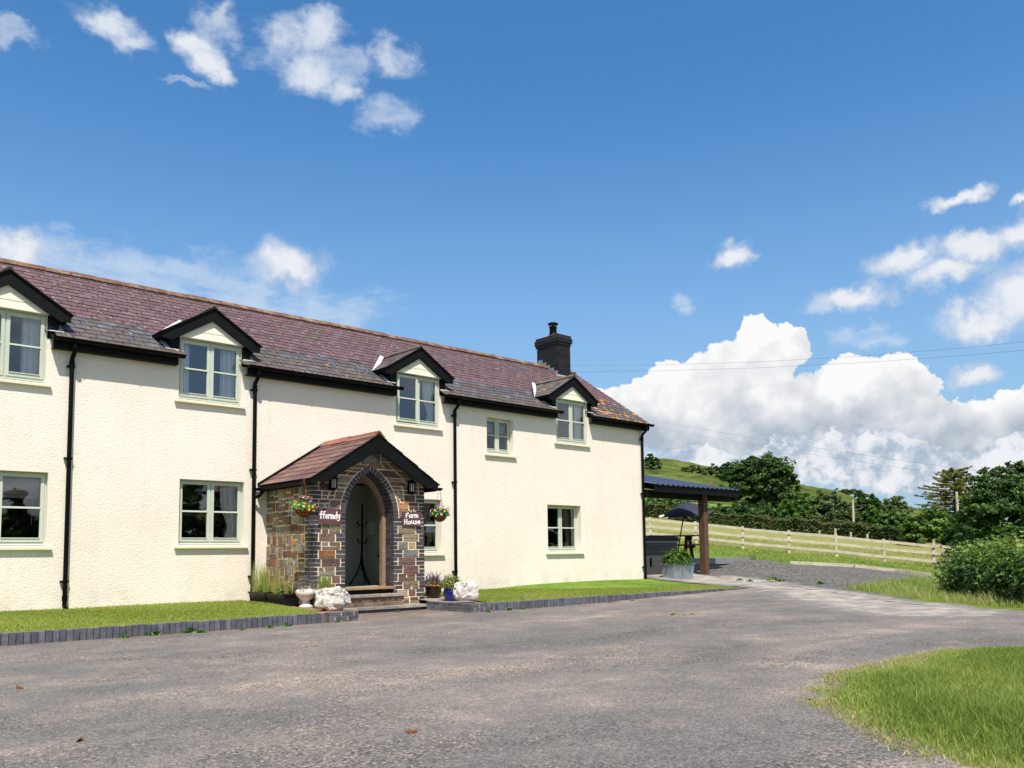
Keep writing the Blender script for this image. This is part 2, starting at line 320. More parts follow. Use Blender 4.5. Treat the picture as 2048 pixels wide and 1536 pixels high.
# ================================================================ the ground: one height function, sheets laid on it
CTRL = [(1450,1115,32),(1508,1118,33),(1400,1113,31.5),(1350,1110,32),(1300,1112,31),(1512,1125,29.6),(1545,1121,33),(1300,1135,27),(1340,1135,27),(1400,1160,24),(1600,1185,19),(1760,1178,20.5),(1850,1160,26),(1860,1152,29),(1710,1135,30),(1580,1129,30),(1490,1131,28),(1440,1143,26.5),(1420,1135,29),
 (1868,1134,42.9),(1769,1125,43),(1673,1114,43.5),(1578,1106,44.3),(1486,1097,45),(1393,1087,45.5),(1302,1078,46),(1200,1070,46),(1960,1140,43),(2060,1146,43),(2300,1150,43),
 (1302,1035,78),(1400,1047,76),(1500,1060,74),(1600,1069,71),(1700,1075,68),(1830,1089,62),(1950,1097,58),(2060,1102,55),(2300,1110,50),
 (1302,1018,108),(1450,1025,108),(1600,1040,105),(1720,1050,100),(1850,1065,100),(2060,1080,90),(2300,1085,90),(1100,1010,110),(800,1010,110),(400,1030,110),(0,1040,110),
 (1290,975,190),(1400,985,190),(1500,992,190),(1600,1003,190),(1700,1018,190),(1850,1045,180),(2060,1065,180),(2300,1068,180),
 (1260,921,262),(1290,916,262),(1312,914,262),(1335,917,262),(1370,926,260),(1420,940,258),(1460,953,256),(1510,968,258),(1560,966,280),(1600,970,290),(1660,985,290),(1700,999,290),(1760,1018,290),(1850,1040,290),(2060,1055,290),(2300,1060,290),
 (1200,940,262),(1100,960,262),(900,980,262),(500,1000,262),(0,1010,262),(1310,945,420),(1460,985,420),(1600,1010,420),(1850,1065,420),(2300,1075,420),(600,1020,420)]
pts = [tuple(at(*c)) for c in CTRL]
for a in range(0, 360, 30):
    for r in (4, 9, 15): pts.append((r*math.cos(math.radians(a)), r*math.sin(math.radians(a)), 0.))
    if 110 < a < 340:
        for r, z in ((30, .1), (80, 1.5), (200, 5), (300, 9), (500, 6)): pts.append((r*math.cos(math.radians(a)), r*math.sin(math.radians(a)), z))
pts = np.array(pts)
def emb(x, y):
    r = np.hypot(x, y)+1e-6; l = np.log(r); return np.stack([x/r*1.4, y/r*1.4, l], -1)
E_ = emb(pts[:, 0], pts[:, 1]); n_ = len(pts)
K = np.linalg.norm(E_[:, None]-E_[None], axis=-1); A_ = np.zeros((n_+4, n_+4)); A_[:n_, :n_] = K + np.eye(n_)*-1e-4
A_[:n_, n_] = 1; A_[:n_, n_+1:] = E_; A_[n_:, :n_] = A_[:n_, n_:].T
COEF = np.linalg.solve(A_, np.concatenate([pts[:, 2], np.zeros(4)]))
def hgt(x, y):
    x = np.asarray(x, float); y = np.asarray(y, float); sh = x.shape; e = emb(x.ravel(), y.ravel()); out = np.zeros(len(e))
    for i in range(0, len(e), 20000):
        q = e[i:i+20000]; D_ = np.linalg.norm(q[:, None]-E_[None], axis=-1); out[i:i+20000] = D_@COEF[:n_]+COEF[n_]+q@COEF[n_+1:]
    r = np.hypot(x.ravel(), y.ravel()); w = np.clip((r-15.5)/6, 0, 1); w = w*w*(3-2*w); rough_ = np.clip((r-170)/60, 0, 1); X_, Y_ = x.ravel(), y.ravel(); out = out + rough_*(.9*np.sin(X_*.11+1.7*np.sin(Y_*.05))*np.sin(Y_*.09+1.1*np.sin(X_*.043))+.45*np.sin(X_*.31+Y_*.17)*np.sin(Y_*.27-X_*.12)+.2*np.sin(X_*.8+2*np.sin(Y_*.3))*np.sin(Y_*.71)); return (out*w).reshape(sh)
def h1(x, y): return float(hgt(np.array([x]), np.array([y]))[0])
# ---- ground materials
def grass_mat(name, a, b, c_, sc=1.2, brown=None):
    m, t, bs, pos = mat(name, .95, .1)
    n = t.math('ADD', t.math('MULTIPLY', t.noise(pos, sc, 6, .65), .7), t.math('MULTIPLY', t.noise(pos, sc*9, 5, .7), .35))
    c = t.ramp(n, [(.35, srgb(*a)), (.52, srgb(*b)), (.7, srgb(*c_))])
    return m, t, bs, pos, c
m, t, bs, pos, c = grass_mat('hill_grass', (50, 64, 26), (78, 92, 38), (116, 122, 66), .09); HILLG = m
sp = t.n('ShaderNodeSeparateXYZ'); t.l(pos, sp.inputs[0])
scrub = t.ss(t.noise(pos, .075, 7, .75, dist=.8), .53, .60); c = t.mix(t.math('MULTIPLY', scrub, .8), c, c4(srgb(44, 52, 26)))
rusty = t.ss(t.noise(pos, .06, 7, .75, dist=.3), .6, .68); c = t.mix(t.math('MULTIPLY', rusty, .5), c, c4(srgb(116, 96, 66)))
t.l(c, bs.inputs['Base Color']); bump(t, bs, t.noise(pos, .5, 8, .7), .8, .8)
m, t, bs, pos, c = grass_mat('meadow_grass', (74, 100, 34), (104, 128, 48), (132, 142, 72), .5); MEAD = m
FENCE_A, FENCE_B = at(1868, 1134, 42.9), at(1302, 1078, 46)
fd = (FENCE_B-FENCE_A).normalized(); fn = Vector((-fd.y, fd.x, 0));
if fn.dot(FW) < 0: fn = -fn
d = t.vm('DOT_PRODUCT', t.vm('SUBTRACT', pos, tuple(FENCE_A)), tuple(fn), out=1)
grazed = t.math('MULTIPLY', t.ss(t.math('ADD', d, t.math('MULTIPLY_ADD', t.noise(pos, .5, 4), 3, -1.5)), 0, 1.5), t.ss(t.math('ADD', d, t.math('MULTIPLY_ADD', t.noise(pos, .2, 4), 12, -6)), 36, 27))
gc = t.ramp(t.noise(pos, 3, 6, .7), [(.3, srgb(116, 114, 66)), (.7, srgb(152, 146, 96))]); c = t.mix(t.math('MULTIPLY', grazed, .85), c, gc)
t.l(c, bs.inputs['Base Color']); bump(t, bs, t.noise(pos, 8, 6, .7), .7, .08)
m, t, bs, pos, c = grass_mat('mown_grass', (84, 108, 30), (114, 136, 42), (142, 154, 60), 1.6); LAWN = m
t.l(c, bs.inputs['Base Color']); bump(t, bs, t.noise(pos, 60, 4, .7), .8, .02)
m, t, bs, pos, c = grass_mat('verge_grass_soil', (62, 84, 26), (92, 112, 38), (140, 126, 80), 1.6); VERGE = m
at_ = t.n('ShaderNodeAttribute'); at_.attribute_name = 'inner'; c = t.mix(t.ss(t.math('ADD', at_.outputs['Fac'], t.math('MULTIPLY_ADD', t.noise(pos, 5, 5, .7), .5, -.25)), .30, .02, 0, .85), c, t.ramp(t.noise(pos, 14, 5, .7), [(.35, srgb(96, 80, 58)), (.65, srgb(142, 126, 98))]))
t.l(c, bs.inputs['Base Color']); bump(t, bs, t.noise(pos, 50, 4, .7), .8, .02)
# gravelly tarmac of the forecourt
m, t, bs, pos = mat('worn_tarmac', .92, .2); TARMAC = m
mp = t.n('ShaderNodeMapping'); t.l(pos, mp.inputs[0]); mp.inputs['Rotation'].default_value = (0, 0, -.12); mp.inputs['Scale'].default_value = (.5, 1.0, 1)
big = t.noise(mp.outputs[0], .55, 6, .66, dist=.5); mid = t.noise(pos, 1.7, 6, .68, dist=.3); loose = t.ss(t.noise(mp.outputs[0], .9, 5, .65), .48, .60)
vo = t.n('ShaderNodeTexVoronoi'); vo.inputs['Scale'].default_value = 58; t.l(pos, vo.inputs['Vector'])
vo2 = t.n('ShaderNodeTexVoronoi'); vo2.inputs['Scale'].default_value = 130; t.l(pos, vo2.inputs['Vector'])
patch = t.math('ADD', t.math('MULTIPLY', big, .62), t.math('MULTIPLY', mid, .40))
c = t.ramp(patch, [(.38, srgb(103, 101, 100)), (.48, srgb(117, 113, 111)), (.56, srgb(132, 125, 120)), (.66, srgb(160, 147, 138))])
g1 = t.ramp(vo.outputs['Color'], [(0, (.22, .22, .23)), (.35, (.72, .71, .70)), (.7, (1.08, 1.05, 1.02)), (1, (2.1, 2.0, 1.9))])
sg = t.n('ShaderNodeSeparateColor'); t.l(vo2.outputs['Color'], sg.inputs[0]); g2 = t.ramp(sg.outputs[1], [(0, (.5, .5, .51)), (.5, (.98, .98, .98)), (1, (1.5, 1.45, 1.4))])
c = t.mix(t.math('MULTIPLY_ADD', loose, .6, .35), c, t.mix(1, c, g1, 'MULTIPLY')); c = t.mix(.85, c, t.mix(1, c, g2, 'MULTIPLY'))
# moss and rust along the kerbs
sp = t.n('ShaderNodeSeparateXYZ'); t.l(pos, sp.inputs[0])
edge = t.math('MULTIPLY', t.ss(sp.outputs[1], 10.9, 11.4), t.ss(t.noise(pos, 5, 5, .7), .42, .6)); c = t.mix(t.math('MULTIPLY', edge, .55), c, c4(srgb(124, 92, 66)))
t.l(c, bs.inputs['Base Color'])
bump(t, bs, t.math('ADD', t.math('MULTIPLY', vo.outputs['Distance'], -1), t.math('ADD', t.math('MULTIPLY', t.noise(pos, 9, 6, .7), .9), t.math('MULTIPLY', vo2.outputs['Distance'], -.6))), .75, .014)
m, t, bs, pos = mat('pale_worn_concrete', .92, .2); CONC = m
mp = t.n('ShaderNodeMapping'); t.l(pos, mp.inputs[0]); mp.inputs['Rotation'].default_value = (0, 0, .9); mp.inputs['Scale'].default_value = (.75, 1.15, 1)
c = t.ramp(t.noise(mp.outputs[0], 1.6, 7, .72, dist=.3), [(.3, srgb(116, 112, 108)), (.45, srgb(142, 135, 128)), (.56, srgb(168, 159, 150)), (.7, srgb(192, 184, 174))])
at_ = t.n('ShaderNodeAttribute'); at_.attribute_name = 'inner'; wear = t.ss(t.math('ADD', at_.outputs['Fac'], t.math('MULTIPLY_ADD', t.noise(pos, 1.8, 7, .72), 2.2, -1.25)), .0, .45)
gr = t.ramp(t.noise(pos, 60, 4, .7), [(.35, srgb(92, 91, 90)), (.6, srgb(132, 128, 124))]); c = t.mix(t.math('MULTIPLY', wear, .85), gr, c)
t.l(c, bs.inputs['Base Color']); bump(t, bs, t.math('ADD', t.noise(pos, 22, 6, .75), t.math('MULTIPLY', t.noise(pos, 90, 3, .7), .5)), .9, .02)
m, t, bs, pos = mat('slate_chippings', .9, .25); GRAV = m
vo = t.n('ShaderNodeTexVoronoi'); vo.inputs['Scale'].default_value = 26; t.l(pos, vo.inputs['Vector'])
sg = t.n('ShaderNodeSeparateColor'); t.l(vo.outputs['Color'], sg.inputs[0])
c = t.ramp(sg.outputs[0], [(0, srgb(58, 57, 56)), (.5, srgb(92, 90, 88)), (1, srgb(146, 142, 136))]); c = t.mix(t.ss(t.noise(pos, .8, 5, .7), .46, .66, 0, .7), c, c4(srgb(118, 106, 94)))
t.l(c, bs.inputs['Base Color']); bump(t, bs, t.math('MULTIPLY', vo.outputs['Distance'], -1), .9, .05)
m, t, bs, pos = mat('brown_earth', .95, .1); EARTH = m
t.l(t.ramp(t.noise(pos, 4, 6, .7), [(.3, srgb(86, 64, 46)), (.7, srgb(140, 112, 84))]), bs.inputs['Base Color']); bump(t, bs, t.noise(pos, 20, 6), .8, .04)
REDPAVE = simple('red_brick_paving', (150, 104, 84), .25, 9, .85, .4, 50)
# ---- sheets
def polar(name, r0, r1, nr, na, mt, dz=0.):
    rr = np.exp(np.linspace(math.log(r0), math.log(r1), nr)); aa = np.linspace(0, 2*math.pi, na, endpoint=False)
    # finer towards the view
    R_, A2 = np.meshgrid(rr, aa, indexing='ij'); X = R_*np.cos(A2); Y = R_*np.sin(A2); Z = hgt(X, Y)+dz
    V = np.stack([X, Y, Z], -1).reshape(-1, 3); F = []
    for i in range(nr-1):
        for j in range(na):
            k = (j+1) % na; F.append((i*na+j, (i+1)*na+j, (i+1)*na+k, i*na+k))
    if r0 < 1: F.append(tuple(range(na-1, -1, -1))[::-1])
    return tag(ob(name, mesh_from(name, V, F, mt, smooth=True)), kind='structure')
polar('ground', .5, 150, 90, 420, MEAD, -.02)
polar('hills', 150, 1400, 150, 1100, HILLG, -.02)
def sheet(name, poly, mt, dz, step=.5, jit=.0, zf=None, kind='structure', wob=.0, sink=.0):
    P = []
    for i in range(len(poly)):
        a = np.array(poly[i][:2]); b = np.array(poly[(i+1) % len(poly)][:2]); L = np.linalg.norm(b-a); k = max(1, int(L/step))
        nn = np.array([-(b-a)[1], (b-a)[0]])/max(L, 1e-6)
        for j in range(k): P.append(a+(b-a)*j/k + (nn*rng.normal(0, wob) if (wob and (poly[i][2:] != (0,))) else 0))
    P = np.array(P); nb = len(P); mn = P.min(0); mx = P.max(0)
    gx, gy = np.meshgrid(np.arange(mn[0]+step/2, mx[0], step), np.arange(mn[1]+step/2, mx[1], step)); G = np.stack([gx.ravel(), gy.ravel()], -1)
    ins = np.zeros(len(G), bool); md = np.full(len(G), 1e9)
    for i in range(nb):
        a = P[i]; b = P[(i+1) % nb]; cr = ((a[1] > G[:, 1]) != (b[1] > G[:, 1])); 
        with np.errstate(divide='ignore', invalid='ignore'): xi = (b[0]-a[0])*(G[:, 1]-a[1])/(b[1]-a[1])+a[0]
        ins ^= cr & (G[:, 0] < xi); md = np.minimum(md, np.hypot(G[:, 0]-a[0], G[:, 1]-a[1]))
    G = G[ins & (md > step*.45)]
    al = np.concatenate([P, G]); r = delaunay_2d_cdt([Vector(p) for p in al], [], [list(range(nb))], 1, 1e-5)
    V = np.array([tuple(v) for v in r[0]]); Z = (hgt(V[:, 0], V[:, 1]) if zf is None else zf(V[:, 0], V[:, 1]))+dz
    Z[:nb] -= sink
    me = mesh_from(name, np.column_stack([V, Z]), r[2], mt, smooth=True)
    if me.polygons and me.polygons[0].normal.z < 0: me.flip_normals()
    B2 = V[:nb]; dd = np.array([np.sqrt(((B2-v)**2).sum(1)).min() for v in V]); at_ = me.attributes.new('inner', 'FLOAT', 'POINT'); at_.data.foreach_set('value', dd.astype(np.float32))
    return tag(ob(name, me), kind=kind)
# tarmac: from the house border to beyond the camera, ending right at the verge and the concrete apron
def Z0(*l): return [tuple(atz(x, y, .0)[:2]) for x, y in l]
FORE = [(-14, 11.44), (7.0, 11.44), (7.03, 12.74), (9.4, 12.74), (9.3, 11.44), (17.9, 11.35), (18.6, 11.7), (18.2, 10.5), (17, 8.5), (16, 7.2), (15.6, 6.2), (16, 5.4), (16.4, 4.6), (16.4, 3.3), (19, 1.2), (23, -1.9), (23, -4.6), (13, .2), (10.4, 1.95), (8.85, 3.0), (7.62, 3.05), (6.6, 3.10), (5.9, 2.8), (5.5, 2.5), (5.2, 2.2), (4.9, 1.8), (4.6, 1.3), (4.5, .6), (6, -3), (8.5, -9), (-14, -9)]
sheet('forecourt', FORE, TARMAC, .004, .45, wob=.02)
CONCP = [(17.9, 11.35), (17.6, 10.9), (15.7, 9.4), (14.0, 7.6), (12.8, 6.5), (12.4, 5.4), (13.2, 4.5), (14.8, 4.1), (15.9, 5.6), (16.9, 6.7), (18.6, 8.4), (19.9, 10.6), (21.3, 12.6), (22.0, 14.2), (21.4, 15.2), (20.8, 16.6), (18.6, 16.6), (18.6, 13.5), (18.3, 11.7)]
sheet('concrete_path', CONCP, CONC, .013, .22, wob=.08, sink=.012)
GRAVP = [(15.0, 6.0), (16.2, 7.2), (17.8, 8.9), (19.1, 10.9), (20.5, 12.9), (20.9, 14.2), (20.6, 15.2), (20.6, 16.1), (26.2, 16.15)] + [tuple(at(*c)[:2]) for c in ((1550,1131,29.5),(1620,1132,30),(1710,1135,30),(1790,1143,29.5),(1862,1152,28.5),(1850,1165,24),(1800,1178,20))]
gv = sheet('gravel_parking', GRAVP, GRAV, .007, .3, wob=.06, sink=.0)
for v in gv.data.vertices:
    mound = math.exp(-(((v.co.x-25.2)/1.6)**2+((v.co.y-15.7)/1.0)**2)); v.co.z += .16*mound + .012*math.sin(v.co.x*5.1)*math.cos(v.co.y*4.3)
VERP = [(22, -1.7), (13, .55), (10.4, 2.3), (8.85, 3.38), (7.62, 3.38), (6.6, 3.38), (5.75, 3.10), (5.2, 2.84), (4.85, 2.48), (4.45, 2.03), (4.1, 1.53), (4.0, .6), (5.5, -3), (8, -9), (22, -9)]
def zv(x, y): return hgt(x, y)+.0
vs = sheet('grass_verge', VERP, VERGE, .008, .16, wob=.035, sink=.012)
# roadside bank under the bramble hedge
BANK = [(15.3, 4.0), (16.0, 5.55), (17.3, 7.0), (18.6, 8.3), (19.7, 9.9), (22, 10.1), (26.9, 11.1), (30, 10), (26, 4), (18.4, 1.6), (15.7, 3.4)]
BANKS = [(16.0, 3.6), (16.3, 5.0), (16.8, 6.0), (17.8, 7.5), (18.9, 9.3)]+BANK[4:-1]
sheet('roadside_bank', [(14.9, 3.8), (14.6, 4.6), (15.0, 5.9), (16.3, 7.2), (17.8, 8.8), (18.9, 10.3)]+BANK[4:], VERGE, .010, .3, wob=.08, sink=.012)
# ---- raised lawn strips before the house, held by the brick border
def zl(x, y): return .138 + .070*np.clip((y-11.45)/3.5, 0, 1) + .006*np.sin(x*2.1)*np.sin(y*3.3)
LW = [(-14, 11.5), (6.35, 11.5), (6.62, 11.9), (6.72, 12.9), (6.72, 13.5), (6.75, 15.03), (-14, 15.03)]
def zr(x, y): return .128 + .058*np.clip((y-11.45)/3.5, 0, 1) - .03*np.clip((x-13)/6, 0, 1)
RW = [(9.95, 11.5), (17.85, 11.5), (18.35, 12.2), (19.0, 13.6), (18.65, 15.03), (10.3, 15.03), (10.4, 13.4), (10.2, 12.6)]
sheet('lawn', LW, LAWN, 0, .4, zf=zl); sheet('lawn', RW, LAWN, 0, .4, zf=zr)
def zp(x, y): return .092 + .06*np.clip((y-12.8)/.5, 0, 1)
sheet('paving', [(6.3, 11.5), (7.02, 11.5), (7.05, 12.76), (7.05, 15.02), (6.65, 15.02), (6.6, 11.9)], REDPAVE, .03, .3, zf=lambda x, y: .115+0*x)
sheet('paving', [(9.30, 11.5), (10.1, 11.5), (10.45, 13.4), (10.4, 15.02), (9.6, 15.02), (9.5, 12.78)], SLAB, .02, .3, zf=lambda x, y: .098+.05*np.clip((y-12.4)/1., 0, 1))
# ================================================================ the farmhouse
WY, XE, XL = 15.0, 18.52, -3.0          # wall plane, right gable, left end (outside the picture)
EZ, EY, SL = 4.60, 14.80, .67; RY, RZ = 17.8, 6.61; BY = 20.8
def rz(y): return EZ + SL*(y-EY)
house = thing('farmhouse', 'long cream rendered two-storey farmhouse with purple and grey slate roof and pale green windows', 'house', (8, 15, 0))
DORM = [2.79, 6.09, 10.75, 15.63]
WINS = [dict(x=c, w=1.16, z0=3.85, z1=4.965, up=True) for c in DORM] + [dict(x=13.15, w=.84, z0=3.39, z1=4.262, rec=.13)] + \
       [dict(x=2.78, w=1.36, z0=1.225, z1=2.407, rec=.10), dict(x=6.16, w=1.20, z0=1.237, z1=2.412, rec=.10), dict(x=10.76, w=1.22, z0=1.055, z1=2.237, rec=.10), dict(x=15.30, w=1.21, z0=1.05, z1=2.234, rec=.17)]
wt = MB(); holes = [(w['x']-w['w']/2, w['x']+w['w']/2, w['z0'], w['z1'] if not w.get('up') else 4.97) for w in WINS] + [(7.5, 9.38, .15, 2.5)]
xs = sorted({XL, XE}|{h[0] for h in holes}|{h[1] for h in holes}); zs = sorted({-.3, 4.66, 4.97}|{h[2] for h in holes}|{h[3] for h in holes})
for i in range(len(xs)-1):
    for j in range(len(zs)-1):
        cx = (xs[i]+xs[i+1])/2; cz = (zs[j]+zs[j+1])/2
        if any(h[0] < cx < h[1] and h[2] < cz < h[3] for h in holes): continue
        if cz > 4.66: continue
        wt.add([(xs[i], WY, zs[j]), (xs[i+1], WY, zs[j]), (xs[i+1], WY, zs[j+1]), (xs[i], WY, zs[j+1])], [(0, 1, 2, 3)])
for (a, b, c, d) in holes[:-1]:          # reveals
    D = WY+.30; d = min(d, 4.97)
    wt.add([(a, WY, c), (a, D, c), (a, D, d), (a, WY, d)], [(0, 1, 2, 3)]); wt.add([(b, WY, c), (b, D, c), (b, D, d), (b, WY, d)], [(3, 2, 1, 0)])
    wt.add([(a, WY, c), (b, WY, c), (b, D, c), (a, D, c)], [(0, 1, 2, 3)]); wt.add([(a, WY, d), (b, WY, d), (b, D, d), (a, D, d)], [(3, 2, 1, 0)])
# gable walls and back
for X in (XL, XE):
    wt.add([(X, WY, -.3), (X, BY, -.3), (X, BY, 4.5), (X, RY, RZ-.10), (X, WY, rz(WY)-.09)], [(0, 1, 2, 3, 4)])
wt.add([(XL, BY, -.3), (XE, BY, -.3), (XE, BY, 4.5), (XL, BY, 4.5)], [(3, 2, 1, 0)])
wall = wt.build('wall', RENDER, house)
im = MB()   # rooms behind the glass
im.box(XL+.1, XE-.1, WY+.31, BY-.1, 2.56, 2.66); im.box(XL+.1, XE-.1, 18.3, 18.4, -.2, 5.6); im.box(XL+.1, XE-.1, WY+.31, BY-.1, -.2, .05)
for x in (.8, 4.45, 8.6, 12.1, 14.2, 17.2): im.box(x, x+.1, WY+.31, 18.3, .05, 4.7)
im.build('room_lining', DARKIN, house)
# ---- windows
def ring(mb, x0, x1, z0, z1, y0, y1, wd, wb=None):
    wb = wb or wd; mb.box(x0, x0+wd, y0, y1, z0, z1); mb.box(x1-wd, x1, y0, y1, z0, z1); mb.box(x0+wd, x1-wd, y0+.001, y1-.001, z1-wd, z1); mb.box(x0+wd, x1-wd, y0+.001, y1-.001, z0, z0+wb)
def curtain(x0, x1, z0, z1, y, par, mt, tie=0, lbl=None):
    V = []; F = []; n = 22; r = 10; s_ = random.uniform(0, 6)
    for j in range(r+1):
        v = j/r; z = z1+(z0-z1)*v
        a, b = x0, x1
        if tie: pin = math.exp(-((v-.72)/.22)**2)*.45; (a, b) = (x0+(x1-x0)*pin, x1) if tie > 0 else (x0, x1-(x1-x0)*pin)
        for i in range(n+1):
            u = i/n; V.append((a+(b-a)*u, y+.022*math.sin(u*24+s_+v*.6)+.01*math.sin(u*9+s_), z))
    for j in range(r):
        for i in range(n): k = j*(n+1)+i; F.append((k, k+1, k+n+2, k+n+1))
    o = ob('curtain', mesh_from('curtain', V, F, mt, smooth=True), par)
    if lbl: o['label'] = lbl
    return o
def window(w, idx):
    x0, x1, z0, z1 = w['x']-w['w']/2, w['x']+w['w']/2, w['z0'], w['z1']; y = WY+w.get('rec', .045)
    fz0 = z0+.035
    fr = MB(); ring(fr, x0+.002, x1-.002, fz0, z1-.003, y, y+.075, .034, .036)
    fr.box((x0+x1)/2-.016, (x0+x1)/2+.016, y+.002, y+.07, fz0+.036, z1-.037)
    fr.prism([(x0+.003, y-.05, z0+.006), (x0+.003, y+.06, z0+.006), (x0+.003, y+.06, z0+.044), (x0+.003, y-.05, z0+.030)], [(x1-.003, y-.05, z0+.006), (x1-.003, y+.06, z0+.006), (x1-.003, y+.06, z0+.044), (x1-.003, y-.05, z0+.030)])
    W_ = fr.build('window', SAGE, house, bevel=.003)
    half = (w['w']-.004)/2
    for s in (0, 1):
        a = x0+.032 if s == 0 else (x0+x1)/2+.010; b = (x0+x1)/2-.010 if s == 0 else x1-.032
        yy = y-.014
        if idx == 2 and s == 0: yy = y-.05
        sb = MB(); ring(sb, a, b, fz0+.03, z1-.03, yy, yy+.05, .052, .062)
        zm = (fz0+.03+z1-.03)/2+.005
        sb.box(a+.052, b-.052, yy+.004, yy+.045, zm-.013, zm+.013)
        sb.box(a+.047, b-.047, yy-.012, yy-.001, fz0+.084, fz0+.098); sb.box(a+.047, b-.047, yy-.010, yy+.003, zm-.019, zm-.006)
        S_ = sb.build('sash', SAGE, W_, bevel=.002)
        for (p, q) in ((fz0+.092, zm-.013), (zm+.013, z1-.082)):
            g = MB().add([(a+.05, yy+.025, p-.002), (b-.05, yy+.025, p-.002), (b-.05, yy+.025, q+.002), (a+.05, yy+.025, q+.002)], [(0, 1, 2, 3)]).build('pane', GLASS, W_)
    # rendered sill ledge under the window
    sl = MB(); sl.prism([(x0-.075, WY+.05, z0-.052), (x0-.075, WY-.062, z0-.06), (x0-.075, WY-.062, z0-.024), (x0-.075, WY+.05, z0-.003)], [(x1+.075, WY+.05, z0-.052), (x1+.075, WY-.062, z0-.06), (x1+.075, WY-.062, z0-.024), (x1+.075, WY+.05, z0-.003)])
    sl.build('window_sill', SMOOTHCREAM, W_)
    yc = y+.12
    if w.get('up'):
        curtain(x1-.33, x1-.05, z0, z1, yc, W_, CURT, tie=0 if idx != 2 else 1)
        if idx == 1: curtain(x0+.05, x0+.24, z0, z1, yc, W_, CURT)
        if idx == 3: curtain(x1-.52, x1-.34, z0, z1, yc+.05, W_, CURT)
    elif idx == 6: curtain(x1-.36, x1-.04, z0, z1, yc, W_, CURT, tie=1, lbl='white curtain tied back at the right side')
    elif idx == 5:
        b = MB()
        for k in range(6): b.box(x0+.08, x1-.08, y+.12+.012*(k % 2), y+.135+.012*(k % 2), z1-.10-.052*(k+1), z1-.10-.052*k-.004)
        b.build('blind', CURTB, W_)['label'] = 'folded beige roman blind'
        MB().tube([(x1-.17, y+.11, z1-.4), (x1-.175, y+.11, z1-.84)], .006, 6).build('blind_cord', CURTB, W_)
    elif idx in (7, 8): curtain(x1-.26, x1-.04, z0, z1, yc+.1, W_, CURTB, tie=1)
    elif idx == 4:
        b = MB()
        for k in range(3): b.box(x0+.06, x1-.06, y+.12, y+.13, z1-.12-.07*(k+1), z1-.12-.07*k-.004)
        b.build('blind', CURTB, W_)
    return W_
for i, w in enumerate(WINS): window(w, i)
# jug of leaves and a blue bowl inside the right-hand window are too small to stand alone: left out
# ---- main roof
segs = []; e0 = XL-.1
for c in DORM: segs.append((e0, c-.60)); e0 = c+.60
segs.append((e0, XE+.12))
def dz_(c, x): return 5.60-.625*abs(x-c)
deck = MB()
V0 = [(XL-.1, rz(15.42), 0)]
def strip(x0, x1, ya, yb, off):
    deck.add([(x0, ya, rz(ya)-off), (x1, ya, rz(ya)-off), (x1, yb, rz(yb)-off), (x0, yb, rz(yb)-off)], [(0, 1, 2, 3)])
ex = XL-.1
for c in DORM: strip(ex, c-.74, EY+.03, 16.3, .035); ex = c+.74
strip(ex, XE+.12, EY+.03, 16.3, .035); strip(XL-.1, XE+.12, 16.3, RY, .035)
for c in DORM: 
    for s in (-1, 1):
        a, b = sorted((c+s*.60, c+s*.74)); strip(a, b, EY+.03, 15.02, .035)
deck.add([(XL-.1, RY, RZ-.03), (XE+.12, RY, RZ-.03), (XE+.12, BY+.25, 4.45), (XL-.1, BY+.25, 4.45)], [(0, 1, 2, 3)])
deck.prism([(XE+.04, EY+.02, EZ-.14), (XE+.04, RY, RZ-.16), (XE+.04, RY, RZ-.03), (XE+.04, EY+.02, EZ-.02)], [(XE+.075, EY+.02, EZ-.14), (XE+.075, RY, RZ-.16), (XE+.075, RY, RZ-.03), (XE+.075, EY+.02, EZ-.02)])
roof = deck.build('roof', BLACKW, house)
ca = math.atan(SL); ROWS = 19; ls = (RY-EY)/math.cos(ca)/ROWS; SWD = .262
GRIME = simple('slate_edge_grime', (48, 42, 38), .3, 12, .95)
def slate_mesh(mt, w, l, th=.013):
    b = MB(); b.add([(-w/2, 0, 0), (w/2, 0, 0), (w/2, l, 0), (-w/2, l, 0), (-w/2+.002, .002, th), (w/2-.002, .002, th), (w/2-.002, l, th), (-w/2+.002, l, th)], [(3, 2, 1, 0), (4, 5, 6, 7), (0, 1, 5, 4), (1, 2, 6, 5), (2, 3, 7, 6), (3, 0, 4, 7)])
    return mesh_from('slate', b.v, b.f, [mt, GRIME], [1, 0, 1, 1, 1, 1])
def slope_mx(x, y, z, ang, zr_=0, tilt=.05): return Matrix.Translation((x, y, z)) @ Matrix.Rotation(zr_, 4, 'Z') @ Matrix.Rotation(ang-tilt, 4, 'X')
cand = []
for r in range(ROWS):
    y = EY-.012 + r*ls*math.cos(ca); z = rz(y)-.006; x = XL-.08+(SWD/2 if r % 2 else 0)
    purple = z > 5.22
    while x < XE+.12:
        xe = min(x+SWD, XE+.13); xc = (x+xe)/2; ok = xe-x > .05
        for c in DORM:
            d = abs(xc-c)
            if d < .56+SWD/2 and z < 4.70: ok = d > .585+SWD/2*.0 and d > .64
            if d < .86 and z >= 4.70 and (rz(y+.1) < dz_(c, xc)+.03) : ok = d > .80
        if ok and xc > 1.5 or (ok and r > 0 and xc > 1.5): cand.append((xc, y, z, purple, (xe-x)/SWD))
        x += SWD
def facing(cn): return math.hypot(cn[0], cn[1])
cand.sort(key=facing)
vis = [c for c in cand if c[0] > 2.75]; rest = [c for c in cand if c[0] <= 2.75] + vis[290:]; vis = vis[:290]
SM_P = [slate_mesh(mm, SWD-.009, ls*1.35) for mm in SL_P]; SM_G = [slate_mesh(mm, SWD-.009, ls*1.35) for mm in SL_G]
